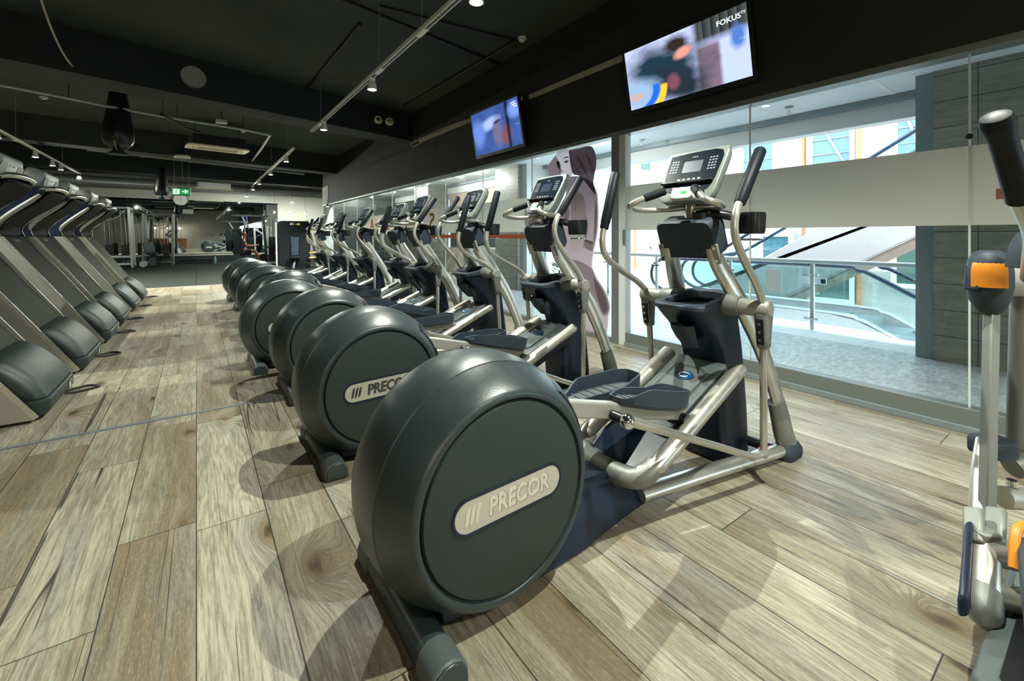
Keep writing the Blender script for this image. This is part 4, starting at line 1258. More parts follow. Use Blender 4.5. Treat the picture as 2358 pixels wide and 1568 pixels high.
eg = tag(MB().box(tuple(PY(1408, 497, 13.6)), (.30, .03, .14)).build('exit_sign', 'signgreen'), 'small green exit sign over the tiled passage in the mall', 'exit sign')
# escalators
def esc_line(y, y0, k):            # height of the deck
    return max(0.0, k * (y0 - y)) if k > 0 else min(0.0, k * (y0 - y))
def make_escalator(label, x0, x1, k, y_break, y_end):
    t = thing('escalator', label, 'escalator', (x0, y_break, 0), 'escalators in the mall void')
    Y = [5.5, y_break + .35, y_break, y_break - .35] + [y_break - .35 - (y_break - .35 - y_end) * i / 4 for i in range(1, 5)]
    def dz(y):
        if y >= y_break + .35: return 0.0
        if y >= y_break - .35: return k * (y_break + .35 - y) ** 2 / 1.4
        return k * .35 + k * (y_break - .35 - y)
    for x in (x0, x1):
        o = x - .06
        a = [Vector((o, y, dz(y) + .06)) for y in Y]; b = [Vector((o, y, dz(y) - .95)) for y in Y]
        poly = a + b[::-1]
        wb(MB().rings([[p + Vector((dx, 0, 0)) for p in poly] for dx in (0, .12)]), 'truss_panel', 'mallgrey', t)
        wb(MB().tube([p + Vector((.06, 0, .01)) for p in a], .05, 8, 3, flat=.5), 'deck_trim', 'alu_white', t)
        g = [Vector((x, y, dz(y) + .08)) for y in Y]; h = [Vector((x, y, dz(y) + .78)) for y in Y]
        wb(MB().rings([[p + Vector((dx, 0, 0)) for p in g + h[::-1]] for dx in (-.005, .005)]), 'balustrade_glass', 'rail_glass', t)
        top = [Vector((x, y, dz(y) + .80)) for y in Y[::-1]]
        loop = [Vector((x, 5.72, .78)), Vector((x, 5.93, .66)), Vector((x, 6.0, .46)), Vector((x, 5.93, .26)), Vector((x, 5.72, .14)), Vector((x, 5.5, .10))]
        wb(MB().tube(top + loop, .032, 10, 4), 'handrail', 'handrail', t)
        gl = [Vector((x, 5.5, .10))] + [Vector((x, 5.5 + .45 * math.cos(a), .45 + .36 * math.sin(a))) for a in [-PI / 2 + PI * i / 8 for i in range(9)]] + [Vector((x, 5.5, .80))]
        wb(MB().rings([[p + Vector((dx, 0, 0)) for p in gl] for dx in (-.005, .005)]), 'newel_glass', 'rail_glass', t)
    st = MB()
    yy = 5.5; i = 0
    while yy - .4 > y_end and i < 30:
        z = dz(yy - .2)
        st.bb((x0 + .07, yy - .4, z - .25), (x1 - .07, yy, z - .02)); yy -= .4; i += 1
    wb(st, 'steps', 'galv', t)
    so = [Vector((x0 - .05, y, dz(y) - .95)) for y in Y]; so2 = [Vector((x0 - .05, y, dz(y) - 1.0)) for y in Y]
    wb(MB().rings([[p + Vector((dx, 0, 0)) for p in so + so2[::-1]] for dx in (0, x1 - x0 + .10)]), 'soffit', 'soffit', t)
    return t
M['mallgrey'] = concrete('escalator_cladding', (.50, .46, .45), (.56, .52, .51), .5)
M['handrail'] = mat('handrail_rubber', (.012, .03, .055), .35)
make_escalator('escalator going down behind the glass railing with dark curved handrails', 8.0, 9.1, -.58, 2.35, -5.5)
make_escalator('escalator rising across the mall void with a grey clad underside', 9.55, 10.75, .62, 5.55, -2.6)
# opposite facade
S(MB().bb((14, -14, -4.8), (14.3, 9.5, 9)), 'wall_atrium', 'wallwhite')
S(MB().bb((13.9, -14, -4.6), (14.0, 4.3, .95)), 'wall_atrium_lower', 'pink')
wn = 40
for (u0, u1, v0, v1, m) in ((1716, 1783, 300, 480, 'bluewin'), (1874, 1960, 260, 420, 'bluewin'), (2070, 2135, 225, 400, 'bluewin'), (1480, 1503, 360, 440, 'greenwin'), (2067, 2132, 548, 656, 'greenwin'), (1760, 1820, 545, 600, 'bluewin'), (1880, 1960, 610, 690, 'greenwin')):
    a, b = PX(u0, v0, 13.88), PX(u1, v1, 13.88)
    z1, z0 = max(a.z, b.z), min(a.z, b.z)
    S(MB().bb((13.80, b.y, z0), (13.99, a.y, z1)), 'window_%d' % wn, m)
    fr = MB()
    for (ya, yb, za, zb) in ((b.y - .10, b.y, z0 - .1, z1 + .1), (a.y, a.y + .10, z0 - .1, z1 + .1), (b.y, a.y, z0 - .1, z0), (b.y, a.y, z1, z1 + .1)):
        fr.bb((13.74, ya, za), (13.99, yb, zb))
    S(fr, 'trim_window_%d' % wn, 'wallwhite')
    if m == 'bluewin' and v0 < 500:
        bars = MB()
        for k in range(1, 5):
            zz = z0 + (z1 - z0) * k / 5
            bars.bb((13.77, b.y, zz - .012), (13.80, a.y, zz + .012))
        bars.bar((13.78, b.y, z0 + .3), (13.78, a.y, z1), .06, .02, (1, 0, 0))
        S(bars, 'trim_blind_%d' % wn, 'galv')
    wn += 1
for k, u in enumerate((1850, 1977, 1463)):
    p = PX(u, 400, 13.8)
    S(MB().bb((13.76, p.y - .03, -.6), (13.9, p.y + .03, 8)), 'trim_post_%d' % (k + 1), 'terracotta')
for k, (u, v) in enumerate(((2105, 557), (2110, 567))):
    p = PX(u, v, 13.75)
    tag(MB().box(p, (.10, 1.1 - .2 * k, .06)).build('strip_light', 'shoplight'), ('upper' if k == 0 else 'lower') + ' lit strip light in the window opposite, under the rising escalator', 'strip light', 'strip lights opposite')
# plant seen between the machines
pl = thing('potted_plant', 'leafy green potted plant in the mall behind the second elliptical trainer', 'plant', (6.05, 6.75, 0))
MB().lathe([(0, .10), (.02, .13), (.34, .17), (.36, .175), (.35, .15), (.30, .14)], (0, 0, 0), 20, 'z', cap=True).build('pot', 'cast', pl)
M['leaf'] = mat('leaf_green', (.04, .13, .035), .45, 0, .4, 6, .1)
lf = MB()
for i in range(130):
    a = random.uniform(0, 2 * PI); r = random.uniform(.02, .20); z = random.uniform(.38, 1.0)
    c = Vector((r * math.cos(a), r * math.sin(a), z))
    d = Vector((math.cos(a), math.sin(a), random.uniform(-.2, .9))).normalized(); s_ = d.cross(Vector((0, 0, 1))).normalized()
    L = random.uniform(.07, .13)
    lf.add([c, c + d * L * .5 + s_ * L * .28, c + d * L, c + d * L * .5 - s_ * L * .28], [(0, 1, 2, 3)])
lf.build('leaves', 'leaf', pl)
MB().tube([(0, 0, .3), (.01, .01, .6), (0, .02, .9)], .012, 6, 3).build('stem', 'soffit', pl)
# ------------------------------------------------------------------ track lighting
TZ, LZ = 3.20, 3.05
LAMPS = []
def track(label, x, y0, y1, wires):
    t = thing('lighting_track', label, 'lighting track', (x, y0, TZ), 'ceiling lighting tracks')
    MB().bb((-.026, 0, -.014), (.026, y1 - y0, .026)).build('rail', 'lamp_white', t)
    MB().bb((-.012, .02, -.017), (.012, y1 - y0 - .02, -.013)).build('groove', 'black', t)
    for y in wires:
        MB().cyl((0, y - y0, .018), (0, y - y0, ZC - TZ), .003, n=6).build('wire', 'pipe', t)
        MB().bb((-.029, y - y0 - .10, -.022), (.029, y - y0 + .10, .012)).build('joiner', 'lamp_white', t)
    return t
track('white suspended track above the nearer elliptical trainers', 1.74, -4.4, 8.8, (-2.0, 1.2, 3.9, 5.1, 8.1))
track('white suspended track beyond the first ceiling beam', 1.75, 10.75, 20.0, (11.5, 14.3, 17.0))
track('white suspended track above the treadmills', -2.95, .5, 19.0, (3, 6, 9.5, 13.0, 16.8))
def spot(label, x, y, z=LZ, lens='lens', aim=(0, 0), head=True, z_track=None):
    t = thing('spotlight', label, 'spotlight', (x, y, z), 'ceiling spotlights')
    zt = TZ if z_track is None else z_track
    MB().bb((-.035, -.02, .075), (.035, .02, zt - z - .012)).build('gear_box', 'lamp_white', t, .004)
    h = MB().lathe([(.085, .002), (.085, .030), (.07, .042), (.0, .058), (-.012, .058), (-.012, .050), (.004, .046)], (0, 0, 0), 20, 'z').build('lamp_head', 'lamp_white', t)
    MB().lathe([(-.004, .002), (-.004, .049), (.002, .049), (.002, .002)], (0, 0, 0), 18, 'z').build('lens', lens, t)
    LAMPS.append((x, y, z, aim))
    return t
main = [-2.0, .44, 2.9, 5.36, 7.86]
for k, y in enumerate(main):
    spot('white spotlight on the track above the nearer elliptical trainers, %s from the beam' % NTH[4 - k], 1.74, y)
for k, (u, v) in enumerate(((663, 372), (628, 402), (603, 424), (592, 437))):
    p = PZ(u, v, LZ)
    spot('lit spotlight on the track beyond the first beam, %s from the beam' % NTH[k], 1.75, p.y, lens='lens_dim')
for k, (u, v) in enumerate(((4, 318), (93, 362), (124, 381), (152, 391), (185, 412), (237, 436))):
    p = PZ(u, v, LZ)
    spot('lit spotlight on the treadmill track, %s along it' % NTH[k], -2.95, min(p.y, 18.9), lens='lens_dim')
for k, y in enumerate((8.6, 5.6)):
    spot('spotlight on the near stretch of the treadmill track, %s from the middle' % NTH[k], -2.95, y)
for k, (u, v, z) in enumerate(((672, 466, 2.75), (632, 490, 2.62), (766, 480, 2.4), (568, 452, 2.9), (702, 491, 2.6))):
    p = PY(u, v, 24.7 if k != 2 else 17.6)
    if k == 2: p = Vector((XW - .12, 17.2, 2.36))
    t = spot(('lit spotlight hanging before the far mirror, %s from the gym corner' % NTH[k]) if k != 2 else 'lit spotlight at the far end of the window head', p.x, p.y, p.z, lens='lens_dim', z_track=p.z + .12)
    MB().cyl((0, 0, .1), (0, 0, (ZC if k != 2 else 2.6) - p.z), .006, n=6).build('drop_rod', 'cable_black', t)

# ------------------------------------------------------------------ ceiling fittings
def smoke(label, p, z):
    t = thing('smoke_detector', label, 'smoke detector', (p.x, p.y, z), 'smoke detectors')
    MB().lathe([(0, .06), (-.015, .065), (-.03, .06), (-.032, .045), (-.05, .04), (-.06, .03), (-.06, .001)], (0, 0, 0), 20, 'z').build('housing', 'white', t)
    MB().lathe([(-.034, .041), (-.034, .046), (-.042, .046), (-.042, .041)], (0, 0, 0), 20, 'z').build('sensor_slot', 'cast', t)
smoke('white smoke detector on the dark ceiling near the large television', PZ(1202, 86, ZC), ZC)
smoke('white smoke detector on the ceiling behind the wide dark beam', PZ(101, 222, ZC), ZC)
smoke('white smoke detector on the ceiling beside the hanging air unit', PZ(567, 336, ZC), ZC)
smoke('white smoke detector between the two conduit runs', PZ(560, 300, ZC), ZC)
sk2 = thing('ceiling_speaker', 'round white ceiling speaker hanging between the air conditioner and the exit sign', 'speaker', tuple(PZ(420, 362, 3.42)))
MB().lathe([(.06, .02), (.05, .17), (0, .19), (-.02, .18), (-.02, .01)], (0, 0, 0), 24, 'z', cap=True).build('housing', 'white', sk2)
MB().lathe([(-.022, .01), (-.022, .14), (-.018, .15)], (0, 0, 0), 24, 'z').build('grille', 'trunk', sk2)
MB().cyl((0, 0, .05), (0, 0, ZC - 3.42), .008, n=6).build('hanger', 'cable_black', sk2)
wb_ = thing('junction_box', 'small white box hanging above the air conditioner', 'junction box', tuple(PZ(510, 281, 3.60)))
MB().bb((-.10, -.05, -.03), (.10, .05, .05)).build('box', 'white', wb_, .008)
MB().bb((-.012, -.012, .05), (.012, .012, ZC - 3.60)).build('stem', 'cable_black', wb_)
tag(MB().tube([PZ(372, 263, 3.5), PZ(410, 285, 3.5), PZ(440, 300, 3.5), PZ(462, 305, 3.5)], .03, 8, 5).build('cable_bundle', 'cable_black'), 'thick black cable bundle running from the conduit pipe to the air conditioner', 'cable')
def acunit(label, p, w=1.05, rz=0.0, cm='black'):
    t = thing('air_conditioner', label, 'air conditioner', tuple(p), 'ceiling air conditioners', rz)
    MB().bb((-w * .47, -.30, .03), (w * .47, .32, .26)).build('case', cm, t, .01)
    MB().rings([[Vector((a, b, z)) for a, b in rrect(w + .12, .62, .10, 6)] for z in (-.02, .03)]).build('grille_frame', 'cream', t, .01)
    g = MB()
    for k in range(12):
        g.bb((-w * .36, -.16 + .028 * k, -.026), (w * .36, -.148 + .028 * k, -.0195))
    g.build('grille', 'trunk', t)
    for s in (-1, 1):
        MB().bb((s * w * .43 - .02, -.08, -.025), (s * w * .43 + .02, .08, -.0195)).build('louvre', 'trunk', t)
    for s in (-1, 1):
        MB().cyl((s * w * .4, .1, .25), (s * w * .4, .1, ZC - p.z), .005, n=6).build('hanger', 'cable_black', t)
acunit('cream air conditioner hanging from the ceiling over the middle of the room', PZ(502, 343, 3.40), 1.15, math.radians(8))
acunit('air conditioner with a pale case hanging near the far mirror', PZ(492, 436, 3.30), 1.25, math.radians(6), 'steelwhite')
ex = thing('emergency_light', 'cream twin emergency light on the side of the wide ceiling beam', 'emergency light', tuple(P(882, 279, 9.2)))
for s in (-1, 1):
    MB().lathe([(-.08, .05), (-.06, .085), (.03, .06), (.03, .001)], (s * .12, 0, 0), 14, 'y').build('lamp_head', 'cream', ex)
MB().bb((-.14, .02, .02), (.14, .10, .10)).build('battery_case', 'black', ex)
pts = [PZ(u, v, 3.55) for u, v in ((-40, 187), (0, 195), (130, 220), (250, 245), (400, 272), (560, 298), (622, 311))]
cp = thing('conduit_pipe', 'pale steel conduit pipe running across the ceiling bay behind the beam', 'pipe', tuple(pts[3]))
wb(MB().loftline(pts, .028, 8), 'pipe_run', 'pipe', cp)
wb(MB().loftline([pts[-1], PZ(600, 345, 3.55), PZ(575, 378, 3.55)], .026, 8), 'pipe_branch', 'alu_white', cp)
for u, v in ((158, 224), (375, 267), (408, 273), (560, 297)):
    q = PZ(u, v, 3.55)
    wb(MB().cyl(q, (q.x, q.y, ZC), .006, n=6), 'hanger', 'cable_black', cp)
for k, ((u0, v0), (u1, v1), z) in enumerate((((120, 378), (730, 427), 3.5), ((200, 343), (700, 400), 3.6))):
    a, b = PZ(u0, v0, z), PZ(u1, v1, z)
    t = thing('pipe', ('pale' if k == 0 else 'grey') + ' pipe hanging across the far ceiling bays, ' + ('lower' if k == 0 else 'higher') + ' of the pair', 'pipe', tuple(a), 'far ceiling pipes')
    wb(MB().cyl(a, b, .05, n=12), 'pipe_run', 'pipe' if k == 0 else 'cast', t)
    for f in (.2, .4, .6, .8):
        q = a + (b - a) * f
        wb(MB().cyl(q, (q.x, q.y, ZC), .006, n=6), 'hanger', 'pipe', t)
        wb(MB().cyl(q - (b - a).normalized() * .05, q + (b - a).normalized() * .05, .062, n=12), 'coupling', 'cast', t)
du_ = thing('air_duct', 'long silver round air duct below the ceiling before the far wall', 'duct', (-6, 25.6, 3.25))
wb(MB().cyl((-6.5, 25.6, 3.62), (8.9, 26.05, 3.55), .22, n=20), 'duct_tube', 'duct', du_)
for x in (-4.5, -2, .5, 3, 5.5):
    wb(MB().cyl((x, 25.6 + (x + 6.5) * .0292, 3.62 - (x + 6.5) * .0045), (x + .05, 25.6 + (x + 6.55) * .0292, 3.62 - (x + 6.5) * .0045), .228, n=20), 'duct_joint', 'pipe', du_)
    wb(MB().cyl((x + .02, 25.6 + (x + 6.5) * .0292, 3.75), (x + .02, 25.6 + (x + 6.5) * .0292, ZC), .01, n=6), 'duct_hanger', 'cable_black', du_)
# cable hanging from the ceiling, trunking on the dark wall
cb = MB().tube([P(85, -40, 4.6), P(95, 0, 4.7), P(120, 70, 5.0), P(150, 130, 5.6), P(185, 172, 6.2), P(215, 194, 6.8), P(240, 197, 7.2)], .011, 8, 6).build('hanging_cable', 'cable')
tag(cb, 'thin cream cable drooping from the dark ceiling', 'cable')
tk = MB().bb((XW - .10, 5.3, 3.30), (XW - .06, 9.0, 3.355)).build('cable_trunking', 'trunk'); tag(tk, 'cream cable trunking on the dark wall beyond the second television', 'cable trunking', 'wall trunking')
tk = MB().bb((XW - .10, 3.26, 3.27), (XW - .06, 5.1, 3.325)).build('cable_trunking', 'trunk'); tag(tk, 'cream cable trunking on the dark wall between the two televisions', 'cable trunking', 'wall trunking')
cb2 = MB().tube([(XW - .071, 7.0, 3.368), (XW - .073, 8.0, 3.39), (XW - .09, 9.0, 3.368), (XW - .13, 9.35, 3.33), (XW - .15, 9.2, 3.24), (XW - .10, 8.9, 3.28)], .012, 6, 5).build('loose_cable', 'cable'); tag(cb2, 'loose cream cable looping off the end of the wall trunking', 'cable')
for k, (a, b) in enumerate(((PZ(830, 55, ZC - .02), PZ(660, 262, ZC - .02)), (PZ(640, -60, ZC - .02), PZ(1180, 160, ZC - .02)), (PZ(870, 15, ZC - .02), PZ(1190, 95, ZC - .02)), (PZ(1190, 92, ZC - .02), PZ(930, 245, ZC - .02)))):
    tag(MB().cyl(a, b, .022, n=8).build('ceiling_conduit', 'cable_black'), 'thin black conduit on the dark ceiling, ' + ('running along the lighting track', 'crossing above the lighting track', 'leading to the smoke detector', 'from the smoke detector towards the beam')[k], 'conduit', 'black ceiling conduits')
# ventilation hole in the beam
vh = thing('vent_opening', 'round grey vent opening in the wide dark ceiling beam', 'vent', (0, 0, 0))
fx0 = -1.92; sl = (9.55 - 8.05) / (XW + 1.92)
t_ = (446 - U0) / F; c = P(446, 178, (8.05 + 1.92 * sl) / ((CS - t_ * SN) - sl * (SN + t_ * CS))); c.y -= .012
vh.location = c; vh.rotation_euler = (0, 0, math.atan(sl))
MB().lathe([(-.01, .17), (-.01, .20), (.02, .20), (.02, .17)], (0, 0, 0), 28, 'y').build('ring', 'beam', vh)
MB().lathe([(.004, .002), (.004, .17), (.008, .17), (.008, .002)], (0, 0, 0), 28, 'y').build('opening', 'wallgrey', vh)
# punch bags
def bag(label, p, zt, zb, r, cable):
    t = thing('punch_bag', label, 'punch bag', (p.x, p.y, zt), 'hanging punch bags')
    L = zt - zb
    MB().lathe([(0, r * .42), (-.02, r * .5), (-L * .35, r * .75), (-L * .66, r), (-L * .80, r * .98), (-L * .86, r * .8), (-L * .865, .01)], (0, 0, 0), 20, 'z', cap=True).build('bag_body', 'black', t)
    MB().lathe([(-L * .865, .02), (-L * .885, .03), (-L * .99, r * .62), (-L, r * .66), (-L * .985, .01)], (0, 0, 0), 20, 'z').build('cone_base', 'steeldark', t)
    for k in range(3):
        a = 2 * PI * k / 3 + .4
        MB().cyl((r * .95 * math.cos(a), r * .95 * math.sin(a), -L * .82), (r * .3 * math.cos(a), r * .3 * math.sin(a), -L * .95), .008, n=6).build('strap', 'cable', t)
    MB().cyl((0, 0, -.01), (0, 0, ZC - zt), .015, n=8).build('chain', 'cable_black', t)
    return t
bag('black punch bag with a cone base hanging behind the wide beam', P(272, 270, 8.0), 3.96, P(272, 356, 8.0).z, .23, 0)
bag('slim grey punch bag hanging beside the exit sign', P(372, 420, 15.0), P(372, 386, 15).z, P(372, 460, 15).z, .20, 0)
# exit sign
es = P(417, 441, 15.5)
et = thing('exit_sign', 'green exit sign with a running figure and an arrow hanging from the ceiling', 'exit sign', tuple(es), None, -TH * .55)
MB().bb((-.28, 0, -.14), (.28, .04, .14)).build('sign_body', 'cast', et)
sgp = MB().bb((-.265, -.006, -.11), (.265, 0, .10)).build('sign_face', 'signgreen', et)
MB().bb((-.235, -.009, -.09), (-.045, -.006, .085)).build('pictogram', 'signwhite', sgp)
rn = MB()
rn.ball((-.125, -.011, .058), (.016, .003, .016), 10, 6)
for a, b, w in (((-.13, .035), (-.155, -.02), .024), ((-.155, -.02), (-.115, -.04), .018), ((-.115, -.04), (-.125, -.078), .016), ((-.155, -.02), (-.185, -.05), .018), ((-.185, -.05), (-.215, -.05), .016), ((-.13, .03), (-.085, .01), .013), ((-.135, .03), (-.18, .035), .013), ((-.18, .035), (-.195, .005), .012)):
    rn.bar((a[0], -.0105, a[1]), (b[0], -.0105, b[1]), w, .003, (0, 1, 0))
rn.build('running_figure', 'signgreen', sgp)
MB().prism([(.03, -.018), (.13, -.018), (.10, -.065), (.135, -.065), (.225, 0), (.135, .065), (.10, .065), (.13, .018), (.03, .018)], (0, -.006, 0), (1, 0, 0), (0, 0, 1), .003).build('arrow', 'signwhite', sgp)
for x in (-.2, .05, .24):
    MB().cyl((x, .02, .14), (x - .03, .02, ZC - es.z), .006, n=6).build('hanger', 'pipe', et)
# clock
ck = PY(416, 459, 26.94)
ct = thing('wall_clock', 'round white wall clock above the far mirror', 'clock', tuple(ck))
MB().lathe([(-.03, .28), (-.05, .29), (-.03, .31), (.05, .30), (.05, .01)], (0, 0, 0), 32, 'y').build('clock_case', 'cast', ct)
cf = MB().lathe([(-.028, .001), (-.028, .28), (-.02, .28)], (0, 0, 0), 32, 'y').build('clock_face', 'white', ct)
MB().bar((0, -.033, 0), (.11, -.033, -.03), .016, .004, (0, 1, 0)).build('hour_hand', 'black', cf)
MB().bar((0, -.033, 0), (.04, -.033, -.20), .012, .004, (0, 1, 0)).build('minute_hand', 'black', cf)

# ------------------------------------------------------------------ far end of the gym
mt = thing('wall_mirror', 'wide wall mirror along the far end of the gym', 'mirror', (-6.6, 26.98, .4))
xs = [-6.6, -4.6, -2.6, -.6, 1.4, 3.6]
for a, b in zip(xs, xs[1:]):
    wb(MB().bb((a + .004, 26.955, .42), (b - .004, 26.978, 3.05)), 'mirror_panel', 'mirror', mt)
bl = MB().bb((-6.6, 26.45, 0), (3.6, 26.94, .32)).build('mirror_ledge', 'hood'); tag(bl, 'long low grey ledge under the far mirror', 'ledge')
bs_ = MB().bb((-6.6, 26.43, .321), (3.6, 26.945, .37)).build('ledge_board', 'wallpale'); tag(bs_, 'pale board lying along the low ledge under the mirror', 'board')

def rack(label, x, y, w, dpt, h, n_stack, m='steelwhite', lean=.0):
    t = thing('cable_machine', label, 'gym machine', (x, y, 0), 'cable machines before the mirror')
    for sx in (-1, 1):
        for sy in (-1, 1):
            MB().bar((sx * w / 2, sy * dpt / 2, 0), (sx * w / 2 - lean, sy * dpt / 2, h), .10, .09).build('post', m, t, .008)
        MB().bar((sx * w / 2, -dpt / 2, .10), (sx * w / 2, dpt / 2, .10), .09, .09).build('floor_bar', m, t, .008)
        MB().bar((sx * w / 2 - lean, -dpt / 2, h - .05), (sx * w / 2 - lean, dpt / 2, h - .05), .08, .08).build('top_bar', m, t, .008)
    for z in (.14, .44):
        MB().cyl((-w / 2, -dpt / 2, z), (w / 2, -dpt / 2, z), .055, n=12).build('lower_tube', m, t)
    MB().bar((-w / 2 - lean, -dpt / 2, h - .04), (w / 2 - lean, -dpt / 2, h - .04), .09, .09).build('cross_beam', 'steeldark', t, .008)
    for k in range(n_stack):
        xx = -w / 2 + w * (k + .5) / n_stack
        sk = MB()
        for i in range(12):
            sk.bb((xx - .12, -.10, .30 + .052 * i), (xx + .12, .10, .346 + .052 * i))
        sk.build('weight_stack', 'black', t)
        for s in (-1, 1):
            MB().cyl((xx + s * .07, 0, .2), (xx + s * .07 - lean, 0, h - .08), .014, n=8).build('guide_rod', 'chrome', t)
        MB().cyl((xx, 0, .9), (xx - lean, 0, h - .08), .007, n=6).build('pull_cable', 'cable_black', t)
        MB().lathe([(-.02, .01), (-.02, .075), (0, .06), (.02, .075), (.02, .01)], (xx - lean, -.04, h - .14), 16, 'y').build('pulley', 'steeldark', t)
    MB().tube([(-w * .2, -dpt / 2 - .02, h - .55), (0, -dpt / 2 - .05, h - .55), (w * .18, -dpt / 2 - .05, h - .45), (w * .36, -dpt / 2 - .04, h - .12)], .016, 8, 4).build('pull_bar', 'steelwhite', t)
    return t
pA = PZ(300, 612, 0)
rack('white framed cable machine standing beside the last treadmill', -2.85, 23.9, 1.5, .9, 2.45, 3, lean=.12)
pB = PZ(395, 598, 0)
rack('cable machine with dark posts between the white framed one and the mirror', -1.35, 24.9, 1.0, .7, 2.25, 2, 'pipe')
# leg press style bench with rollers
bq = PZ(352, 614, 0)
bt_ = thing('weight_bench', 'dark weight bench with a roller beside the cable machines', 'weight bench', tuple(bq))
MB().bb((-.10, -.10, 0), (.10, .10, .50)).build('pedestal', 'steeldark', bt_, .01)
MB().bb((-.25, -.35, .0), (.25, .35, .06)).build('base', 'black', bt_, .01)
MB().rings([[Vector((a, b, z)) for a, b in rrect(.34, .75, .08)] for z in (.50, .60)]).build('seat', 'black', bt_, .02)
MB().bar((-.10, .28, .58), (-.22, .32, 1.02), .30, .09, (0, 1, 0)).build('backrest', 'steeldark', bt_, .03)
MB().cyl((.45, -.25, .52), (.45, .25, .52), .11, n=16).build('roller', 'black', bt_)
MB().bar((.05, 0, .48), (.45, 0, .52), .05, .05).build('roller_arm', 'steelwhite', bt_)
MB().cyl((-.28, -.37, .14), (-.28, -.29, .14), .13, n=20).build('disc', 'steelwhite', bt_)
# rowing station with the seated person
ST = PZ(612, 610, 0)
ms = thing('row_machine', 'steel cable row machine with a tall weight stack beside the seated person', 'gym machine', tuple(ST))
MB().bar((.05, 0, 0), (-.10, 0, 2.18), .10, .10).build('post', 'steeldark', ms, .01)
MB().bar((.50, .05, 0), (.42, .05, 2.05), .10, .10).build('post', 'steelwhite', ms, .01)
MB().bar((-1.3, .02, 2.16), (.1, 0, 2.16), .07, .08).build('top_beam', 'steeldark', ms, .01)
MB().bar((-.9, .02, 2.12), (-.62, .02, 1.62), .05, .05).build('brace', 'steelwhite', ms)
sk = MB()
for i in range(20):
    sk.bb((.12, -.12, .15 + .055 * i), (.36, .12, .20 + .055 * i))
sk.build('weight_stack', 'black', ms)
for s in (-1, 1):
    MB().cyl((.24 + s * .07, 0, .1), (.20 + s * .07, 0, 2.1), .014, n=8).build('guide_rod', 'chrome', ms)
MB().bar((.42, .05, 1.75), (.95, .05, 1.40), .07, .07).build('lever_arm', 'steelwhite', ms)
MB().bar((.5, .05, 1.25), (.95, .05, 1.45), .06, .06).build('lever_arm', 'steeldark', ms)
MB().lathe([(-.05, .02), (-.05, .16), (.05, .16), (.05, .02)], (.92, .0, .35), 20, 'y').build('roller_pad', 'black', ms)
MB().lathe([(-.05, .02), (-.05, .16), (.05, .16), (.05, .02)], (-.10, -.1, .35), 20, 'y').build('roller_pad', 'black', ms)
MB().bar((1.0, 0, 0), (1.0, 0, 1.95), .05, .05).build('upright', 'steelwhite', ms)
MB().lathe([(-.02, .01), (-.02, .12), (.02, .12), (.02, .01)], (.55, -.05, 1.72), 18, 'y').build('pulley', 'chrome', ms)
MB().bb((-.45, -.3, .0), (.9, .3, .07)).build('base', 'black', ms, .01)
sb = PZ(560, 607, 0)
ch = thing('rowing_seat', 'tall black backrest seat the person sits on', 'seat', tuple(sb))
MB().bb((-.28, -.22, .0), (.35, .22, .06)).build('base', 'black', ch, .01)
MB().bb((-.06, -.06, .05), (.06, .06, .40)).build('pedestal', 'steeldark', ch)
MB().rings([[Vector((a + .08, b, z)) for a, b in rrect(.46, .40, .06)] for z in (.40, .48)]).build('seat_pad', 'black', ch, .02)
MB().bar((-.20, 0, .42), (-.24, 0, 1.62), .36, .10, (0, 1, 0)).build('back_pad', 'hood', ch, .02)
# person (one continuous body, head, hair, clothes)
def skinned(name, chain, m, parent, sub=2):
    """chain: list of (point, radius, parent index)"""
    me = bpy.data.meshes.new(name)
    me.from_pydata([tuple(c[0]) for c in chain], [(c[2], i) for i, c in enumerate(chain) if c[2] is not None], [])
    o = bpy.data.objects.new(name, me); COL.objects.link(o)
    sk_ = o.modifiers.new('skin', 'SKIN'); sk_.use_smooth_shade = True
    lay = me.skin_vertices[0].data if me.skin_vertices else None
    if lay is None:
        bpy.context.view_layer.objects.active = o
        import bmesh
        bm = bmesh.new(); bm.from_mesh(me); bm.verts.layers.skin.verify(); bm.to_mesh(me); bm.free()
        lay = me.skin_vertices[0].data
    for i, c in enumerate(chain):
        r = c[1]
        lay[i].radius = r if isinstance(r, tuple) else (r, r)
        lay[i].use_root = (i == 0)
    s2 = o.modifiers.new('sub', 'SUBSURF'); s2.levels = sub; s2.render_levels = sub
    dg = bpy.context.evaluated_depsgraph_get()
    mm = bpy.data.meshes.new_from_object(o.evaluated_get(dg))
    bpy.data.objects.remove(o)
    mm.materials.clear(); mm.materials.append(M[m])
    mm.polygons.foreach_set('use_smooth', [True] * len(mm.polygons))
    ob = bpy.data.objects.new(name, mm); COL.objects.link(ob); ob.parent = parent
    return ob
pe = thing('person', 'person in a dark blue shirt and navy shorts seated, pulling a cable handle', 'person', (sb.x, sb.y, 0))
bd = [((.02, 0, .56), (.15, .12), None), ((.0, 0, .72), (.14, .11), 0), ((-.01, 0, .90), (.16, .12), 1), ((-.01, 0, 1.06), (.14, .10), 2), ((.01, 0, 1.15), .055, 3), ((.04, 0, 1.24), .06, 4), ((.05, 0, 1.34), (.085, .095), 5), ((.04, 0, 1.42), .07, 6)]
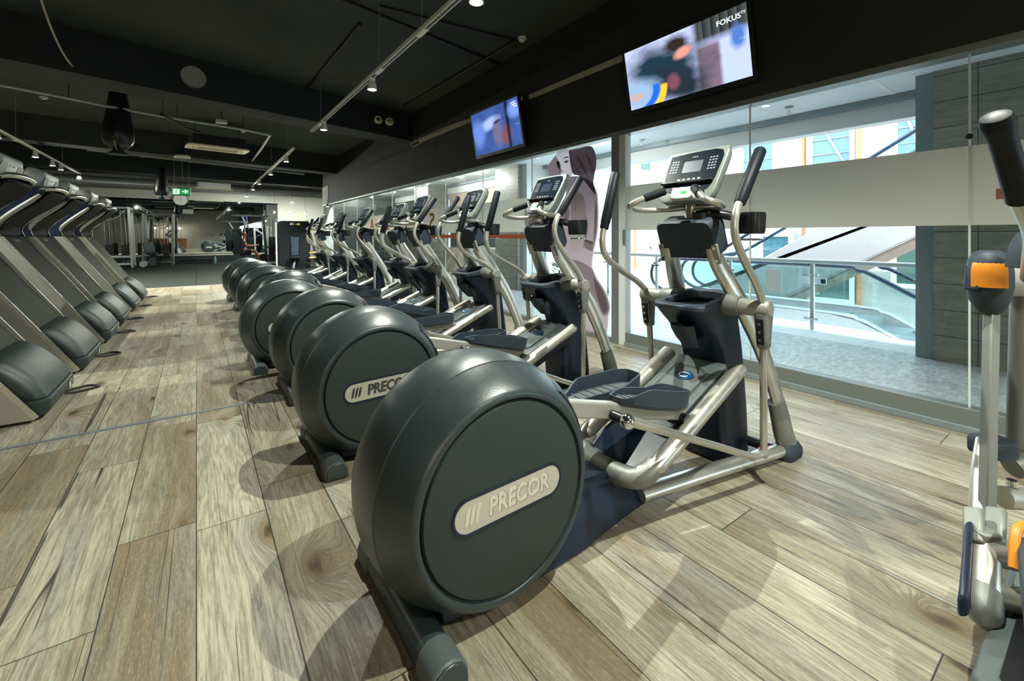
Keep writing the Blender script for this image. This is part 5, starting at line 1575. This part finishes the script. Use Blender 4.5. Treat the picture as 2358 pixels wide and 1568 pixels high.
for s in (-1, 1):
    i = len(bd)
    bd += [((.0, s * .18, 1.03), .065, 3), ((.10, s * .23, .84), .048, i), ((.34, s * .15, .82), .040, i + 1), ((.54, s * .06, .85), .030, i + 2), ((.62, s * .05, .86), .034, i + 3), ((.66, s * .05, .86), .02, i + 4)]
    i = len(bd)
    bd += [((.12, s * .10, .55), .095, 0), ((.46, s * .13, .60), .070, i), ((.58, s * .12, .40), .058, i + 1), ((.66, s * .12, .14), .042, i + 2), ((.70, s * .12, .06), .042, i + 3), ((.84, s * .12, .045), .034, i + 4)]
skinned('body', bd, 'skin', pe)
sh = [((.02, 0, .60), (.165, .135), None), ((.0, 0, .74), (.155, .125), 0), ((-.01, 0, .90), (.172, .132), 1), ((-.01, 0, 1.05), (.15, .11), 2), ((.005, 0, 1.11), .07, 3)]
for s in (-1, 1):
    i = len(sh); sh += [((.0, s * .18, 1.03), .078, 3), ((.06, s * .215, .92), .066, i)]
skinned('shirt', sh, 'shirt', pe)
so_ = [((.02, 0, .55), (.165, .14), None)]
for s in (-1, 1):
    i = len(so_); so_ += [((.14, s * .10, .555), .112, 0), ((.36, s * .125, .59), .092, i)]
skinned('shorts', so_, 'shorts', pe)
MB().ball((.025, 0, 1.375), (.105, .10, .10), 18, 12).build('hair', 'hair', pe)
MB().loftline([(.13, 0, 1.355), (.165, 0, 1.32), (.135, 0, 1.305)], [.012, .018, .012], 8).build('nose', 'skin', pe)
for s in (-1, 1):
    MB().loftline([(.74, s * .12, .075), (.70, s * .12, .055), (.80, s * .12, .04), (.90, s * .12, .03)][1:], [.05, .05, .035], 12, flat=.75).build('shoe', 'white', pe)
wb(MB().cyl((sb.x + .645, sb.y - .14, .86), (sb.x + .645, sb.y + .14, .86), .014, n=10), 'pull_handle', 'black', ms)
wb(MB().cyl((sb.x + .65, sb.y, .86), (ST.x, sb.y, .88), .006, n=6), 'pull_cable', 'cable_black', ms)
# black clad machine with yellow arrow
kb = PZ(676, 618, 0)
kt = thing('black_machine', 'tall black shrouded strength machine with a yellow arrow on its top', 'gym machine', (kb.x, kb.y, 0), None, 0)
kw = MB().rings([[Vector((a, b, z)) for a, b in rrect(1.15 * k, .5, .06)] for z, k in ((.05, 1.0), (1.68, 1.0), (1.82, .92), (1.86, .8))]).build('shroud', 'cowl', kt, .01)
text('top_marking', 'BH', .11, 'white', kw, (-.10, -.252, 1.74), (1, 0, 0), (0, 0, 1), .002, .003)
MB().prism([(0, -.018), (.09, -.018), (.07, -.05), (.11, -.05), (.17, 0), (.11, .05), (.07, .05), (.09, .018), (0, .018)], (.03, -.25, 1.74), (1, 0, 0), (0, 0, 1), .004).build('arrow', 'yellow', kw)
for (a, b) in (((-.62, -.3, 0), (-.66, -.3, 1.80)),):
    MB().bar(a, b, .05, .05).build('post', 'steelwhite', kt)
MB().bb((-.18, -.62, .40), (.18, -.30, .50)).build('seat', 'cowl', kt, .03)
MB().bar((.0, -.30, .5), (.0, -.26, 1.25), .30, .07, (0, 1, 0)).build('backrest', 'navy', kt, .03)
MB().bar((-.1, -.6, .02), (.0, -.42, .42), .07, .07).build('seat_post', 'steeldark', kt)
for z, m_ in ((.62, 'orange'), (.42, 'yellow')):
    MB().cyl((.48, -.50, z), (.72, -.52, z + .02), .028, n=10).build('handle', m_, kt)
for k in range(2):
    q = PZ(708 + 25 * k, 612 + 1.5 * k, 0)
    w_ = thing('pulley_tower', ('pale pulley tower between the black machine and the last elliptical', 'narrow pale frame close to the window side behind the last elliptical')[k], 'gym machine', tuple(q))
    MB().bar((0, 0, 0), (-.02, 0, 1.95), .12, .10).build('post', 'steelwhite', w_, .01)
    MB().bar((.45, .05, 0), (.10, .02, 1.4), .09, .08).build('brace', 'steelwhite', w_, .01)
    MB().bb((-.35, -.2, .55), (.25, .2, .63)).build('seat', 'black', w_, .02)
    MB().bb((-.1, -.08, 0), (.05, .08, .56)).build('seat_post', 'steelwhite', w_, .01)
    MB().lathe([(-.03, .01), (-.03, .13), (.03, .13), (.03, .01)], (-.02, -.08, .80), 18, 'y').build('pulley', 'steelwhite', w_)
# step platform and bottle on the mat
sp_ = PZ(455, 606, 0)
st_ = thing('step_platform', 'low dark step platform on the mat before the mirror', 'step platform', tuple(sp_))
MB().bb((-.75, -.25, .12), (.75, .25, .20)).build('platform', 'black', st_, .02)
for s in (-1, 1):
    MB().bb((s * .6 - .12, -.22, 0), (s * .6 + .12, .22, .12)).build('riser', 'steeldark', st_, .01)
wbp = PZ(495, 607, 0)
bo = thing('water_bottle', 'clear blue water bottle standing on the mat by the step platform', 'bottle', tuple(wbp))
M['bottle'] = mat('bottle_plastic', (.25, .42, .50), .2, 0, .1, 20, 0)
MB().lathe([(0, .05), (.01, .055), (.22, .055), (.27, .03), (.30, .022), (.30, .001)], (0, 0, 0), 16, 'z', cap=True).build('bottle_body', 'bottle', bo)
MB().lathe([(.295, .001), (.295, .026), (.335, .026), (.335, .001)], (0, 0, 0), 14, 'z').build('bottle_cap', 'white', bo)
S(MB().bb((XW + .02, 16.9, .6), (XW + .03, 18.15, 2.35)), 'trim_white_panel', 'wallwhite')
M['desk'] = mat('orange_desk', (.55, .20, .08), .45)
rd_ = thing('reception_desk', 'orange reception desk at the back of the gym, seen in the far mirror', 'desk', (-2.4, -3.6, 0))
MB().bb((-1.6, -.35, 0), (1.6, .35, 1.05)).build('front_panel', 'desk', rd_, .01)
MB().bb((-1.7, -.42, 1.05), (1.7, .42, 1.10)).build('counter_top', 'wallwhite', rd_, .005)
for k, x in enumerate((-3.4, -2.4, -1.4)):
    pn_ = thing('pendant_lamp', 'orange pendant lamp over the reception desk, seen in the far mirror, %s along the desk' % NTH[k], 'lamp', (x, -3.6, 2.2), 'pendant lamps over the desk')
    MB().lathe([(.22, .03), (.20, .06), (.05, .17), (0, .19), (0, .185), (.05, .16), (.19, .05)], (0, 0, 0), 24, 'z').build('shade', 'desk', pn_)
    MB().ball((0, 0, .05), .05, 14, 8).build('bulb', 'lens_dim', pn_)
    MB().cyl((0, 0, .2), (0, 0, ZC - 2.2), .006, n=6).build('cord', 'cable_black', pn_)
    L = bpy.data.lights.new('pendant_light', 'POINT'); L.energy = 45; L.color = (1, .85, .65); L.shadow_soft_size = .05
    o = bpy.data.objects.new('pendant_light', L); COL.objects.link(o); o.location = (x, -3.6, 2.15)
fe = thing('fire_socket', 'small white wall box above the black machine on the far wall', 'wall box', tuple(PY(667, 492, 26.96)))
MB().bb((-.10, -.04, -.10), (.10, .03, .10)).build('box', 'white', fe)
MB().bb((-.03, -.05, -.06), (.05, -.04, .06)).build('socket_face', 'cast', fe)

SPOT_E, SKY_E, EXPO = 245.0, 1.2, 0.56
# ------------------------------------------------------------------ light
for i, (x, y, z, aim) in enumerate(LAMPS):
    far = y > 17.4
    L = bpy.data.lights.new('spot_light', 'POINT' if far else 'SPOT')
    L.energy = SPOT_E * ((.42 if y > 20 else .30) if far else (2.0 if y > 10 else (1.2 if x < 0 else (1.15 if 2 < y < 4 else (.70 if 2 < y < 10 else 1.0)))))
    L.color = (.97, 1.0, .88)
    if not far:
        L.spot_size = math.radians(132); L.spot_blend = .6
    L.shadow_soft_size = .012
    o = bpy.data.objects.new('spot_light', L); COL.objects.link(o)
    o.location = (x, y, z - .02)
for (x, y, e) in ((5.4, 5.4, 45), (5.5, 9.9, 80), (5.3, 11.6, 80), (5.4, 14.5, 95), (5.4, 16.8, 60), (11.0, 11.8, 200)):  # last one is fill added over the landing, without a fitting
    L = bpy.data.lights.new('mall_light', 'POINT'); L.energy = e; L.color = (1.0, .97, .92); L.shadow_soft_size = .09
    o = bpy.data.objects.new('mall_light', L); COL.objects.link(o); o.location = (x, y, 2.80)
W = bpy.data.worlds.new('sky'); C.world = W
W.use_nodes = True
nt = W.node_tree; nt.nodes.clear()
sky = nt.nodes.new('ShaderNodeTexSky'); sky.sky_type = 'NISHITA'; sky.sun_disc = False
sky.sun_elevation = math.radians(42); sky.sun_rotation = math.radians(200); sky.altitude = 100; sky.air_density = 1.2; sky.dust_density = 3.0
bgn = nt.nodes.new('ShaderNodeBackground'); bgn.inputs[1].default_value = SKY_E
mixn = nt.nodes.new('ShaderNodeMix'); mixn.data_type = 'RGBA'; mixn.inputs[0].default_value = .6
nt.links.new(sky.outputs[0], mixn.inputs[6]); mixn.inputs[7].default_value = (4.3, 5.0, 5.8, 1)
nt.links.new(mixn.outputs[2], bgn.inputs[0])
wo = nt.nodes.new('ShaderNodeOutputWorld'); nt.links.new(bgn.outputs[0], wo.inputs[0])

C.view_settings.view_transform = 'Standard'
C.view_settings.look = 'None'
C.view_settings.exposure = EXPO
C.view_settings.gamma = 1.0
C.view_settings.use_curve_mapping = False
cy = C.cycles
cy.max_bounces = 8; cy.diffuse_bounces = 4; cy.glossy_bounces = 4; cy.transmission_bounces = 4; cy.transparent_max_bounces = 24
cy.use_denoising = True
cy.sample_clamp_indirect = 6.0
cy.caustics_reflective = False; cy.caustics_refractive = False
